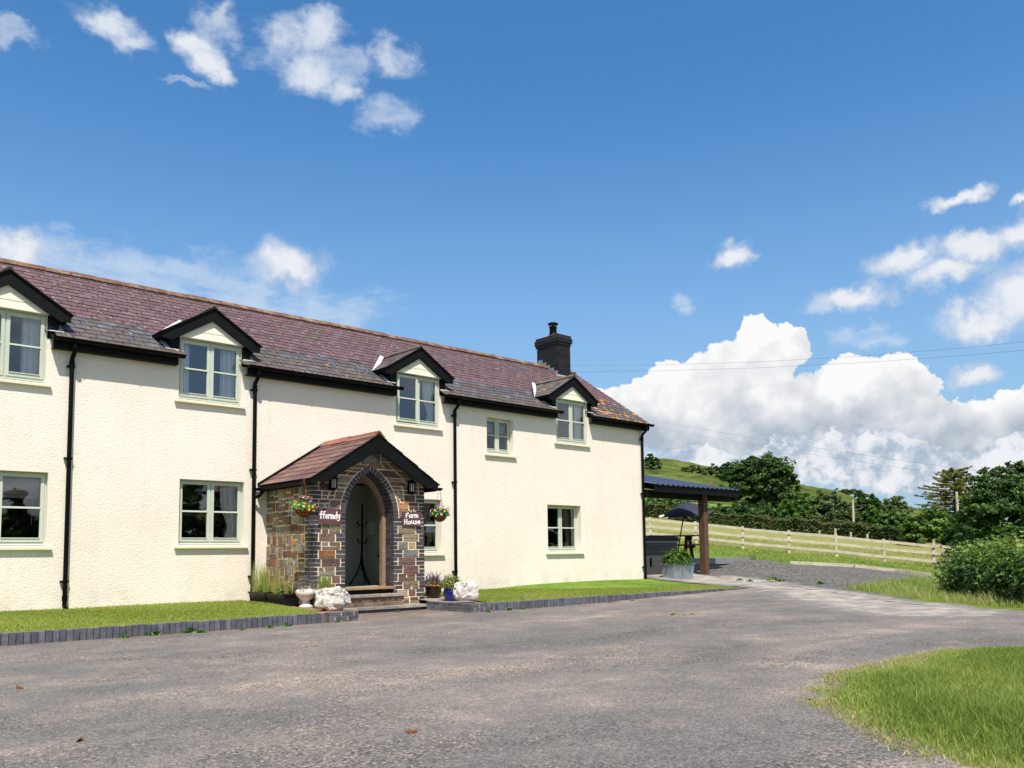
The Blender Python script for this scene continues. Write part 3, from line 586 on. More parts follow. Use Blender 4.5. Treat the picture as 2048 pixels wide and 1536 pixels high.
def pick(purple, z, x):
    p = purple
    if abs(z-5.22) < .07 and random.random() < .08: p = not p
    if random.random() < .03: p = not p
    k = random.choices((0, 1, 2), (5, 3, 2))[0]; return (SM_P if p else SM_G)[k], (SL_P if p else SL_G)[k]
for (x, y, z, p, r) in vis:
    o = ob('slate', pick(p, z, x)[0], roof); o.matrix_world = slope_mx(x+random.uniform(-.004, .004), y+random.uniform(-.004, .003), z+random.uniform(0, .004), ca, random.uniform(-.008, .008), .045+random.uniform(0, .012)) @ Matrix.Diagonal((r, 1, 1, 1))
def merge_slates(name, lst, parent, mats, fn):
    V = []; F = []; M_ = []
    for it in lst:
        me, mt, mx = fn(it); b = len(V); V += [tuple(mx @ v.co) for v in me.vertices]; F += [tuple(i+b for i in p.vertices) for p in me.polygons]; M_ += [mats.index(mt) if p.material_index == 0 else len(mats) for p in me.polygons]
    return tag(ob(name, mesh_from(name, V, F, mats+[GRIME], M_), parent), kind='stuff')
def fn_(it):
    x, y, z, p, r = it; me, mt = pick(p, z, x); return me, mt, slope_mx(x+random.uniform(-.004, .004), y, z+random.uniform(0, .004), ca, random.uniform(-.008, .008), .045+random.uniform(0, .012)) @ Matrix.Diagonal((r, 1, 1, 1))
merge_slates('slates', rest, roof, SL_P+SL_G, fn_)
# ridge tiles
def ridge_run(x0, x1, y, z, par, w=.15, L=.46, along='x', mt=None, dd=None):
    a = x0
    while a < x1-.05:
        b = min(a+L, x1); g = .006; dz = random.uniform(-.006, .008); dd_ = dd or .105
        P = [(-w, -dd_), (-.02, .006), (.02, .006), (w, -dd_), (w-.015, -dd_-.02), (0, -.012), (-w+.015, -dd_-.02)]
        if along == 'x': A = [(a+g, y+p, z+q+dz) for p, q in P]; B = [(b-g, y+p, z+q+dz+.004) for p, q in P]
        else: A = [(y+p, a+g, z+q+dz) for p, q in P]; B = [(y+p, b-g, z+q+dz) for p, q in P]
        MB().prism(A, B).build('ridge_tile', mt or RIDGE, par); a = b
ridge_run(XL, 17.45, RY, RZ+.05, roof); ridge_run(18.08, XE+.12, RY, RZ+.05, roof)
# ---- fascia, gutters, downpipes
for i, (a, b) in enumerate(segs):
    a0 = a+.045; b0 = b-.045 if i < len(segs)-1 else XE+.10
    f_ = MB().box(a0, b0, EY+.06, EY+.085, 4.43, EZ-.005).box(a0, b0, EY+.087, WY-.002, 4.43, 4.445); f_.build('fascia_board', BLACKW, house)
    g = MB(); n = 9; r = .062; yc, zc = EY-.03, EZ-.004; A = []; ga = a0-.02; gb = b0+(.06 if i == len(segs)-1 else .07)
    for k in range(n+1): t_ = math.pi+math.pi*k/n; A.append((yc+r*math.cos(t_), zc+r*math.sin(t_)))
    for k in range(n, -1, -1): t_ = math.pi+math.pi*k/n; A.append((yc+(r-.006)*math.cos(t_), zc+(r-.006)*math.sin(t_)+.002))
    for k in range(2*n+2):
        pass
    F = [(k, k+1, len(A)+k+1, len(A)+k) for k in range(len(A)-1)]+[(len(A)-1, 0, len(A), 2*len(A)-1)]
    g.add([(ga, p, q) for p, q in A]+[(gb, p, q) for p, q in A], F)
    for X in (ga, gb):   # stop ends
        g.prism([(X-.006, p, q) for p, q in A[:n+1]], [(X+.006, p, q) for p, q in A[:n+1]])
    x = a0+.35
    while x < b0: 
        g.prism([(x-.015, yc+(r+.006)*math.cos(math.pi+math.pi*k/6), zc+(r+.006)*math.sin(math.pi+math.pi*k/6)) for k in range(7)], [(x+.015, yc+(r+.006)*math.cos(math.pi+math.pi*k/6), zc+(r+.006)*math.sin(math.pi+math.pi*k/6)) for k in range(7)]); x += .9
    g.build('gutter', BLACKP, house, smooth=True)
for k, px_ in enumerate((3.74, 6.92, 11.73, 18.40)):
    zb = float(zl(np.array([px_]), 15.)) if k < 2 else float(zr(np.array([px_]), 15.)); r = .036; yo = WY-.062
    x2 = px_+.0
    top = [(x2, EY-.012, 4.53), (x2, EY-.012, 4.45), (x2, EY-.0, 4.40), (x2, yo, 4.29), (x2, yo, 4.23), (x2, yo, zb+.10), (x2-.0, yo-.01, zb+.05), (x2, yo-.07, zb+.02)]
    p = MB().tube(top, r, 12); p.tube([(x2, yo, 4.14), (x2, yo, 4.26)], r+.007, 12); p.tube([(x2, EY-.012, 4.44), (x2, EY-.012, 4.53)], r+.008, 12); p.tube([(x2, yo, zb+.14), (x2, yo, zb+.22)], r+.006, 12)
    P_ = p.build('downpipe', BLACKP, house, smooth=True)
    for zz in (4.17, 2.65, zb+.45):
        MB().box(px_-.07, px_+.055, yo-.008, WY-.003, zz-.014, zz+.014).tube([(px_, yo, zz-.016), (px_, yo, zz+.016)], r+.006, 12).build('pipe_bracket', BLACKP, P_)
# ---- dormers
SMD = [slate_mesh(mm, .235, .24) for mm in (SL_D+SL_G[1:2]+SL_P[1:2])]
for di, c in enumerate(DORM):
    ba = MB(); sl_ = .625; fy0, fy1 = 14.905, 14.955; dz = .24
    for s in (-1, 1):
        A = [(c, fy0, 5.59), (c, fy0, 5.59-dz), (c+s*.76, fy0, 5.59-.76*.625-dz), (c+s*.82, fy0, 4.895), (c+s*.91, fy0, 4.895), (c+s*.91, fy0, 5.02)]
        B = [(x, fy1, z) for x, y, z in A]
        (ba.prism(A, B) if s < 0 else ba.prism(B, A))
    D_ = None
    # roof body of the dormer, running back into the main slope
    rb = MB(); yr = EY+(5.585-EZ)/SL; ye = EY+(5.01-EZ)/SL
    for s in (-1, 1):
        A = [(c, fy1, 5.585), (c+s*.92, fy1, 5.01), (c+s*.92, ye, 5.01), (c, yr, 5.585)]; B = [(x, y, z-.05) for x, y, z in A]; rb.prism(A, B) if s < 0 else rb.prism(B, A)
    D_ = rb.build('dormer', BLACKW, house)
    ba.build('bargeboard', BLACKW, D_)
    for s in (-1, 1):
        ck = MB()
        a, b = sorted((c+s*.582, c+s*.745)); ck.box(a, b, WY-.01, WY+.03, 4.60, 4.99)
        ck.prism([(c+s*.742, WY, 4.64), (c+s*.742, ye+.2, 5.0), (c+s*.742, WY, 5.05)], [(c+s*.70, WY, 4.64), (c+s*.70, ye+.2, 5.0), (c+s*.70, WY, 5.05)])
        ck.box(*sorted((c+s*.745, c+s*.90)), fy1, WY+.35, 4.94, 4.965)
        ck.build('cheek', BLACKW, D_)
    # boarded gable: four weatherboards
    zt = 5.30
    for k in range(3):
        za, zb = 4.99+k*.128, 4.99+(k+1)*.128-.004
        ha, hb = (5.41-za)/sl_, (5.41-zb)/sl_
        if k == 2: zb = 5.40; hb = .01
        V = [(c-ha, WY-.042, za), (c+ha, WY-.042, za), (c+hb, WY-.037, zb), (c-hb, WY-.037, zb), (c-ha, WY+.03, za), (c+ha, WY+.03, za), (c+hb, WY+.03, zb), (c-hb, WY+.03, zb)]
        MB().add(V, [(0, 1, 2, 3), (5, 4, 7, 6), (0, 4, 5, 1), (1, 5, 6, 2), (2, 6, 7, 3), (3, 7, 4, 0)]).build('weatherboard', WHITEBOARD, D_)
    MB().box(c-.63, c+.63, WY-.05, WY+.03, 4.975, 4.988).build('head_trim', SAGE, D_)
    # slates, both slopes
    an = math.atan(sl_); n = 6; st_ = .92/n
    for s in (-1, 1):
        for r in range(n):
            xx = c+s*(.945-r*st_); z = 5.004+ (r*st_)*sl_ -.004
            y = fy0-.035-(.1175 if r % 2 else 0); yend = EY+(z-EZ)/SL+.22
            while y < yend:
                ya_ = max(y, fy0-.035); yb_ = y+.235; yc_ = (ya_+yb_)/2
                if yc_ < yend-.05 and yb_-ya_ > .04:
                    o = ob('slate', SMD[random.choices((0, 1, 2), (6, 2, 1))[0]], D_)
                    o.matrix_world = Matrix.Translation((xx, yc_, z+random.uniform(0, .003))) @ Matrix.Rotation(math.pi/2 if s > 0 else -math.pi/2, 4, 'Z') @ Matrix.Rotation(an-.03, 4, 'X') @ Matrix.Diagonal(((yb_-ya_)/.235, 1, 1, 1))
                y += .235
    ridge_run(fy0-.03, yr+.02, c, 5.645, D_, w=.075, L=.4, along='y', mt=SL_D[0], dd=.05)
    lf = MB()
    for s in (-1, 1):
        lf.prism([(c+s*.96, ye-.03, rz(ye-.03)+.014), (c+s*.80, ye+.02, rz(ye+.02)+.016), (c+s*.03, yr+.05, rz(yr+.05)+.016), (c+s*.09, yr+.12, rz(yr+.12)+.016)][::s], [(c+s*.96, ye-.03, rz(ye-.03)+.004), (c+s*.80, ye+.02, rz(ye+.02)+.004), (c+s*.03, yr+.05, rz(yr+.05)+.004), (c+s*.09, yr+.12, rz(yr+.12)+.004)][::s])
        lf.prism([(c+s*.60, WY-.03, rz(WY-.03)+.012), (c+s*.83, WY-.03, rz(WY-.03)+.016), (c+s*.83, ye, rz(ye)+.016), (c+s*.745, ye, rz(ye)+.012)][::s], [(c+s*.60, WY-.03, rz(WY-.03)), (c+s*.83, WY-.03, rz(WY-.03)), (c+s*.83, ye, rz(ye)), (c+s*.745, ye, rz(ye))][::s])
    lf.build('lead_flashing', LEAD, D_)
# ---- chimney
cx0, cx1, cy0, cy1 = 17.51, 18.03, 17.32, 18.22
chim = MB().box(cx0+.001, cx1-.001, cy0+.001, cy1-.001, 5.9, 7.19).build('chimney', CHIMMORT, house)
def course(x0, x1, y0, y1, z, h, off, d=.006, L=.225):
    b = []
    for (p, q, ax) in ((x0, x1, 0), (y0, y1, 1)):
        a = p - off
        while a < q-.01:
            lo, hi = max(a, p), min(a+L-.01, q)
            if hi-lo > .03:
                if ax == 0: b.append((lo, hi, y0-d, y0+.03))
                else: b.append((x0-d, x0+.03, lo, hi))
            a += L
    return b
nb_ = 0; z = 6.12; r = 0; shapes = {}
def brick_obj(x0, x1, y0, y1, z0, z1, mt, par, name='brick'):
    key = (round(x1-x0, 3), round(y1-y0, 3), round(z1-z0, 3), mt.name)
    if key not in shapes:
        a, b, c = (x1-x0)/2, (y1-y0)/2, (z1-z0)/2; e = min(.004, a*.3, b*.3, c*.3)
        V = [(sx*(a-(e if k == 0 else 0)), sy*(b-(e if k == 0 else 0)), sz*(c-(e if k == 1 else 0))) for k in (0, 1) for sz in (-1, 1) for sy in (-1, 1) for sx in (-1, 1)]
        # chamfered box
        F = [(0, 2, 3, 1), (4, 5, 7, 6), (8, 9, 13, 12), (10, 14, 15, 11), (8, 12, 14, 10), (9, 11, 15, 13), (0, 1, 9, 8), (2, 10, 11, 3), (0, 8, 10, 2), (1, 3, 11, 9), (4, 12, 13, 5), (6, 7, 15, 14), (4, 6, 14, 12), (5, 13, 15, 7)]
        shapes[key] = mesh_from(name, V, F, mt)
    o = ob(name, shapes[key], par); o.location = ((x0+x1)/2, (y0+y1)/2, (z0+z1)/2); return o
while z < 7.19:
    for (a, b, c, d) in course(cx0, cx1, cy0, cy1, z, .065, .1125*(r % 2)):
        if rz(d) < z+.065: brick_obj(a, b, c, d, z, z+.065, CHIMBRICK, chim)
    z += .075; r += 1
for k in range(4):
    e = (.025, .05, .05, .025)[k]
    for (a, b, c, d) in course(cx0-e, cx1+e, cy0-e, cy1+e, z, .065, .1125*(r % 2)): brick_obj(a, b, c, d, z, z+.065 if k < 3 else z+.07, CHIMBRICK, chim)
    MB().box(cx0-e+.001, cx1+e-.001, cy0-e+.001, cy1+e-.001, z, z+.074).build('corbel_core', CHIMMORT, chim)
    z += .075; r += 1
MB().prism([(cx0-.03, cy0-.03, z), (cx1+.03, cy0-.03, z), (cx1+.03, cy1+.03, z), (cx0-.03, cy1+.03, z)], [(cx0+.17, cy0+.3, z+.08), (cx1-.17, cy0+.3, z+.08), (cx1-.17, cy1-.3, z+.08), (cx0+.17, cy1-.3, z+.08)]).build('flaunching', simple('terracotta_mortar', (170, 128, 96), .15, 8), chim)
pc = ((cx0+cx1)/2, (cy0+cy1)/2, z+.05)
MB().lathe([(.135, 0), (.135, .04), (.115, .08), (.108, .24), (.122, .26), (.122, .29), (.10, .29), (.10, .2)], pc, 20).build('flue_pot', BLACKP, chim, smooth=True)
cw = MB()
for k in range(6): a = k*math.pi/3; cw.bar((pc[0]+.11*math.cos(a), pc[1]+.11*math.sin(a), pc[2]+.28), (pc[0]+.11*math.cos(a), pc[1]+.11*math.sin(a), pc[2]+.39), .014, .008)
cw.lathe([(.155, .365), (.162, .375), (.155, .40), (.09, .43), (.01, .44)], pc, 24); cw.build('cowl', BLACKP, chim, smooth=True)
fl = MB(); 
for k in range(5):
    y = cy0+.02+k*.16; fl.box(cx0-.016, cx0-.004, y, y+.17, rz(y)-.05, rz(y)+.14+.0*k)
fl.prism([(cx0-.12, cy0-.06, rz(cy0-.06)+.015), (cx1+.08, cy0-.06, rz(cy0-.06)+.015), (cx1+.08, cy0, rz(cy0)+.03), (cx0-.02, cy0, rz(cy0)+.03)], [(cx0-.12, cy0-.06, rz(cy0-.06)), (cx1+.08, cy0-.06, rz(cy0-.06)), (cx1+.08, cy0, rz(cy0)), (cx0-.02, cy0, rz(cy0))])
fl.build('lead_flashing', simple('grey_chimney_lead', (132, 138, 146), .25, 9, .6, .2, 30), chim)
# ================================================================ the stone porch
PY, PX0, PX1 = 13.30, 7.22, 9.67; PCX = 8.44; RAP, RSL = 3.23, .635; AY = 13.60
def pz(x): return RAP-.10 - RSL*abs(x-PCX)                 # underside of the porch roof
OH = .515; SPR = 1.72; CP = .428; RI = OH+CP; RINGW = .115
def arch_half(z, R): return (math.sqrt(max(R*R-(z-SPR)**2, 0))-CP) if z > SPR else R-CP
def arch_pts(R, n=24):
    a_max = math.acos(CP/R); out = []
    for k in range(n+1): a = a_max*k/n; out.append((R*math.cos(a)-CP, SPR+R*math.sin(a)))
    return out
core = MB()                                                # mortar body behind the stones, with the arched opening
AP = arch_pts(RI+.012, 18)
for yy, fl_ in ((PY+.006, 1), (AY-.004, -1)):
    zt = 2.38
    L = [(PCX-OH-.012, .15)] + [(PCX-a, b) for a, b in AP]; poly = [(PX0+.006, .0), (PCX-OH-.012, .0)]+L+[(PCX, pz(PCX)), (PX0+.006, pz(PX0+.02))]
    V = [(x, yy, z) for x, z in poly]; core.add(V, [tuple(range(len(V)))][::1])
    V2 = [(2*PCX-x, yy, z) for x, z in poly]; V2[0] = (PX1-.02, yy, .0); V2[-1] = (PX1-.02, yy, pz(PX1-.02)); core.add(V2, [tuple(range(len(V2)-1, -1, -1))])
for s in (-1, 1):
    pr = [(OH+.012, .0)]+[(a, b) for a, b in AP]
    for k in range(len(pr)-1):
        a, b = pr[k], pr[k+1]; core.add([(PCX+s*a[0], PY+.006, a[1]), (PCX+s*b[0], PY+.006, b[1]), (PCX+s*b[0], AY-.004, b[1]), (PCX+s*a[0], AY-.004, a[1])], [(0, 1, 2, 3)])
core.add([(PX0+.006, PY+.006, 0), (PX0+.006, WY, 0), (PX0+.006, WY, pz(PX0+.02)), (PX0+.006, PY+.006, pz(PX0+.02))], [(3, 2, 1, 0)])
core.add([(PX1-.022, PY+.02, 0), (PX1-.022, WY, 0), (PX1-.022, WY, pz(PX1)), (PX1-.022, PY+.02, pz(PX1))], [(0, 1, 2, 3)])
porch = core.build('porch_wall', MORTAR, house)
def block(name, quad, y0, depth, mt, proud=.010, bev=.010, rough=.0, axis='y'):
    # quad: 4 (u,z) corners counter-clockwise seen from outside
    c = np.mean(quad, 0); j = lambda: random.uniform(-rough, rough); q1 = [(u+j(), z+j()) for u, z in quad]; q2 = []
    for (u, z) in q1:
        d = np.array([c[0]-u, c[1]-z]); l = np.linalg.norm(d); q2.append((u+d[0]/l*bev*1.4, z+d[1]/l*bev*1.4))
    pr = [proud*random.uniform(.6, 1.3)]*4; pr = [p+random.uniform(-.3, .3)*rough for p in pr]
    loops = [[(u, y0+depth, z) for u, z in q1], [(u, y0+.0, z) for u, z in q1], [(u, y0-p, z) for (u, z), p in zip(q2, pr)]]
    V = [p for L in loops for p in L]; n = 4
    F = [(8, 9, 10, 11)]+[(k*4+i, k*4+(i+1) % 4, k*4+4+(i+1) % 4, k*4+4+i) for k in (0, 1) for i in range(4)]
    if axis == 'x': V = [(PX0+(y-PY), -u, z) for u, y, z in V]       # left side wall, u = -Y
    return ob(name, mesh_from(name, V, F, mt), porch)
G = .0078
def rect(a, b, z0, z1): return [(a+G, z0+G), (b-G, z0+G), (b-G, z1-G), (a+G, z1-G)]
def brick_(a, b, z0, z1, dep=.1): return block('brick', [(a+.006, z0+.006), (b-.006, z0+.006), (b-.006, z1-.006), (a+.006, z1-.006)], PY+.012, dep, BLUEBRICK, .012, .004)
def rstone(): return random.choices(STONES, (32, 14, 15, 20, 22, 4))[0]
PH = .150; z = .07; k = 0
def fill(xl, xr, z0, z1):      # xl, xr are functions of z
    a = xl((z0+z1)/2); b = xr((z0+z1)/2)
    if b-a < .05: return
    n = max(1, round((b-a)/random.uniform(.20, .34))); cuts = [0]+sorted(random.uniform(.12, .88) for _ in range(n-1))+[1]
    cuts = [i/n if 0 < i < n else (0 if i == 0 else 1) for i in range(n+1)]; cuts = [c+(random.uniform(-.12, .12) if 0 < i < n else 0) for i, c in enumerate(cuts)]
    X = lambda c, zz: xl(zz)+(xr(zz)-xl(zz))*c
    for i in range(n):
        c0, c1 = cuts[i], cuts[i+1]; zz = [z0, z1]
        if z1-z0 > .11 and random.random() < .62: zz = [z0, z0+(z1-z0)*random.uniform(.42, .58), z1]
        for p, q in zip(zz, zz[1:]):
            cc = [(c0, c1)]
            if len(zz) == 3 and (c1-c0)*(b-a) > .16 and random.random() < .45: mc = c0+(c1-c0)*random.uniform(.35, .65); cc = [(c0, mc), (mc, c1)]
            for (s0, s1) in cc:
                block('stone', [(X(s0, p+G)+G, p+G), (X(s1, p+G)-G, p+G), (X(s1, q-G)-G, q-G), (X(s0, q-G)+G, q-G)], PY+.012, .08, rstone(), .020, .011, .005)
while z < 3.02:
    z1 = z+PH; zm = (z+z1)/2; lng = k % 2
    topl = pz(PX0+.1) ; wl = .215 if lng else .155; wr = .20 if lng else .13
    ql = PX0+wl; qr = PX1-wr
    corner = z1 < pz(PX0)+.05
    if corner:
        for (p, q) in ((z, z+PH/2), (z+PH/2, z1)): brick_(PX0-.012, ql, p, q); brick_(qr, PX1+.012, p, q)
    if z1 <= SPR+.02:
        jl = PCX-OH-(.10 if lng else .205); jr = PCX+OH+(.10 if lng else .215)
        for (p, q) in ((z, z+PH/2), (z+PH/2, z1)):
            brick_(jl, PCX-OH+.002, p, q, .285)
            brick_(PCX+OH-.002, jr, p, q, .1 if lng else .1); block('brick', [(PCX+OH-.001, p+.005), (PCX+OH+.02, p+.005), (PCX+OH+.02, q-.005), (PCX+OH-.001, q-.005)], PY+.125, .16, BLUEBRICK, .001, .002)
        fill(lambda zz: ql, lambda zz: jl, z, z1); fill(lambda zz: jr, lambda zz: qr, z, z1)
    else:
        ro = RI+RINGW+.012
        def lb(zz): return max(PX0+.155 if corner and not lng else (ql if corner else -9), PCX-(pz(PCX)-.03-zz)/RSL)
        def rb_(zz): return min(qr if corner else 99, PCX+(pz(PCX)-.03-zz)/RSL)
        if z1 < 2.66:
            fill(lb, lambda zz: PCX-arch_half(zz, ro), z, z1); fill(lambda zz: PCX+arch_half(zz, ro), rb_, z, z1)
        elif z < 2.64 or zm > 3.0: fill(lb, rb_, z, z1)
        else: fill(lb, lambda zz: PCX-.225, z, z1); fill(lambda zz: PCX+.225, rb_, z, z1)
    z = z1; k += 1
# carved slate panel high in the gable
z_p0 = 2.70+0*z
block('slate_panel', [(PCX-.215, 2.72), (PCX+.215, 2.72), (PCX+.215, 2.96), (PCX-.215, 2.96)], PY+.008, .08, SLATEBLOCK, .014, .006)
V = [(PCX+.15*math.cos(math.pi*i/12), PY-.012, 2.725+.15*math.sin(math.pi*i/12)) for i in range(13)]
MB().prism([(a, b+.01, c) for a, b, c in V], V).build('carved_fan', simple('rough_pale_stone', (150, 146, 138), .3, 40, .95, .9, 70), porch)
# pointed ring of bricks on edge
nv = 15
for s in (-1, 1):
    am = math.acos(CP/(RI+RINGW*.5))
    for i in range(nv):
        a0 = am*i/nv+.005; a1 = am*(i+1)/nv-.005
        def P(R, a):
            x = R*math.cos(a)-CP; return (PCX+s*max(x, .004), SPR+R*math.sin(a))
        q = [P(RI, a0), P(RI+RINGW, a0), P(RI+RINGW, a1), P(RI, a1)]
        if s < 0: q = q[::-1]
        block('brick', q, PY+.008, .28, BLUEBRICK, .014, .004)
# random rubble of the left side wall, cut from a rectangle again and again
def split(a, b, z0, z1, out):
    w, h = b-a, z1-z0
    if (w < .27 and h < .17) or (w < .17 and h < .25) or (w*h < .024 and random.random() < .6): out.append((a, b, z0, z1)); return
    if w/h > random.uniform(.9, 1.5): m_ = a+w*random.uniform(.32, .68); split(a, m_, z0, z1, out); split(m_, b, z0, z1, out)
    else: m_ = z0+h*random.uniform(.32, .68); split(a, b, z0, m_, out); split(a, b, m_, z1, out)
cells = []
for zz in np.arange(.12, 2.27, .43): split(-WY+.0, -PY-.215, zz, min(zz+.43, 2.28), cells)
for (a, b, c, d) in cells: block('stone', rect(a, b, c, d), PY+.012, .07, random.choices(STONES, (34, 20, 12, 26, 14, 4))[0], .022, .012, .010, axis='x')
z = .07; k = 0
while z < 2.25:
    e = -PY-(.215 if k % 2 == 0 else .11)
    for (p, q) in ((z, z+PH/2), (z+PH/2, z+PH)): block('brick', [(e+.005, p+.005), (-PY-.002, p+.005), (-PY-.002, q-.005), (e+.005, q-.005)], PY+.0105, .07, BLUEBRICK, .012, .004, axis='x')
    if k % 2: 
        block('stone', rect(-PY-.215, -PY-.11, z, z+PH), PY+.012, .07, rstone(), .012, .01, .005, axis='x')
    z += PH; k += 1
# oak arch frame, threshold, plastered inside
fo = MB(); prof = [(OH-.0, .43)]+arch_pts(RI, 18)
for s in (-1, 1):
    for k in range(len(prof)-1):
        (a, b), (c, d) = prof[k], prof[k+1]; t0 = 0 if k == 0 else (k-1)/18; 
        def inn(a, b): v = Vector((a+CP, 0, b-SPR)) if b > SPR else Vector((1, 0, 0)); v.normalize(); return (a-v.x*.07, b-v.z*.07)
        ia, ib = inn(a, b), inn(c, d)
        ia = (max(ia[0], 0), ia[1]); ib = (max(ib[0], 0), ib[1])
        A = [(PCX+s*a, AY-.03, b), (PCX+s*c, AY-.03, d), (PCX+s*ib[0], AY-.03, ib[1]), (PCX+s*ia[0], AY-.03, ia[1])]; B = [(x, AY+.07, z_) for x, y_, z_ in A]
        fo.prism(A, B) if s < 0 else fo.prism(B, A)
fo.build('oak_arch_frame', OAK, porch)
MB().box(PCX-OH+.0, PCX+OH+.03, PY-.015, AY+.09, .385, .43).build('threshold', OAK, porch, bevel=.006)
MB().box(PCX-OH+.004, PCX+OH-.004, PY+.03, AY, .1, .384).build('threshold_base', BLACKW, porch)
pi = MB(); ix0, ix1 = PX0+.28, 9.40
pi.box(ix0, ix1, AY+.001, 14.985, .38, .42)                                # floor
pi.box(ix1, ix1+.03, AY, 14.985, .42, 1.02); pi.box(ix1, ix1+.03, AY, 14.985, 2.02, 2.46); pi.box(ix1, ix1+.03, AY, 14.12, 1.02, 2.02); pi.box(ix1, ix1+.03, 14.42, 14.985, 1.02, 2.02)
pi.box(ix0-.03, ix0, AY, 14.985, .42, 2.46); pi.box(ix0, ix1, 14.985, 15.01, .38, 2.46); pi.box(ix0+.3, ix1-.3, AY, 14.985, 2.66, 2.69)
pi.build('porch_lining', SAGEWALL, porch)
nw = MB(); nw.box(ix1-.02, ix1+.02, 14.13, 14.16, 1.03, 2.01); nw.box(ix1-.02, ix1+.02, 14.38, 14.41, 1.03, 2.01); nw.box(ix1+.02, ix1+.06, 14.1, 14.44, 1.0, 2.04); nw.build('side_window', SAGE, porch)
MB().box(ix1-.06, ix1+.0, 14.06, 14.48, .985, 1.02).build('side_window_ledge', simple('red_brown_wood', (104, 52, 36), .2, 9, .5), porch)
MB().box(ix1-.045, ix1-.001, 14.66, 14.86, 1.44, 1.70).build('meter_box', simple('off_white_plastic', (196, 190, 180), .05, 4, .5), porch, bevel=.005)
# porch roof
pr_ = MB(); ey0 = 13.02
for s in (-1, 1):
    A = [(PCX, ey0+.05, RAP), (PCX+s*1.36, ey0+.05, RAP-RSL*1.36), (PCX+s*1.36, WY-.003, RAP-RSL*1.36), (PCX, WY-.003, RAP)]; B = [(x, y, z_-.06) for x, y, z_ in A]
    pr_.prism(A, B) if s < 0 else pr_.prism(B, A)
proof = pr_.build('porch_roof', BLACKW, house)
bb = MB()
for s in (-1, 1):
    A = [(PCX, ey0, RAP+.0), (PCX, ey0, RAP-.30), (PCX+s*1.13, ey0, RAP-.30-RSL*1.13+.06), (PCX+s*1.18, ey0, RAP-1.18*RSL-.165), (PCX+s*1.36, ey0, RAP-RSL*1.36-.115), (PCX+s*1.36, ey0, RAP-RSL*1.36)]
    B = [(x, ey0+.05, z_) for x, y, z_ in A]; bb.prism(A, B) if s < 0 else bb.prism(B, A)
bb.build('bargeboard', BLACKW, proof)
SMT = [slate_mesh(mm, .335, .27, .013) for mm in PT]; an = math.atan(RSL); n = 8; st_ = 1.40/n
for s in (-1, 1):
    for r in range(n):
        xx = PCX+s*(1.40-r*st_); z = RAP-RSL*(1.40-r*st_)+.006; y = ey0-.02-(.17 if r % 2 else 0)
        while y < WY-.02:
            a, b = max(y, ey0-.025), min(y+.34, WY-.004)
            if b-a > .06:
                kk = random.choices((0, 1, 2), (4, 4, 2))[0]; me = SMT[kk]
                o = ob('slate', me, proof); o.scale = ((b-a)/.34, 1, 1)
                o.matrix_world = Matrix.Translation((xx, (a+b)/2, z+random.uniform(0, .005))) @ Matrix.Rotation(math.pi/2 if s > 0 else -math.pi/2, 4, 'Z') @ Matrix.Rotation(an-.045, 4, 'X') @ Matrix.Diagonal(((b-a)/.34, 1, 1, 1))
            y += .34
ridge_run(ey0-.03, WY-.03, PCX, RAP+.065, proof, w=.13, L=.5, along='y', mt=simple('brown_clay_ridge', (140, 96, 80), .25, 6, .85, .4, 40))
vb = MB()       # black board and lead where the slope meets the house
for s in (-1, 1): vb.prism([(PCX, WY-.03, RAP+.03), (PCX+s*1.42, WY-.03, RAP-RSL*1.42+.03), (PCX+s*1.42, WY-.03, RAP-RSL*1.42+.075), (PCX, WY-.03, RAP+.075)][::s], [(PCX, WY-.002, RAP+.03), (PCX+s*1.42, WY-.002, RAP-RSL*1.42+.03), (PCX+s*1.42, WY-.002, RAP-RSL*1.42+.075), (PCX, WY-.002, RAP+.075)][::s])
vb.build('abutment_board', BLACKW, proof)
for s in (-1, 1):
    xg = PCX+s*1.42; zg = RAP-RSL*1.40-.035; g = MB(); A = [(xg+.055*math.cos(math.pi+math.pi*k/8), zg+.055*math.sin(math.pi+math.pi*k/8)) for k in range(9)]+[(xg+.048*math.cos(math.pi+math.pi*k/8), zg+.048*math.sin(math.pi+math.pi*k/8)+.002) for k in range(8, -1, -1)]
    F = [(k, k+1, 18+k+1, 18+k) for k in range(17)]+[(17, 0, 18, 35)]; g.add([(p, ey0+.0, q) for p, q in A]+[(p, WY-.01, q) for p, q in A], F)
    g.prism([(p, ey0-.0, q) for p, q in A[:9]], [(p, ey0+.012, q) for p, q in A[:9]])
    g.build('gutter', BLACKP, proof, smooth=True)
    MB().box(PCX+s*1.345-.012, PCX+s*1.345+.012, ey0+.06, WY-.01, RAP-RSL*1.36-.13, RAP-RSL*1.36-.06).build('fascia_board', BLACKW, proof)
MB().tube([(7.02, 14.80, 2.30), (7.02, 14.80, 2.2), (6.99, 14.86, 2.15), (6.92, 14.93, 2.12)], .03, 10).build('gutter_outlet_pipe', BLACKP, proof, smooth=True)
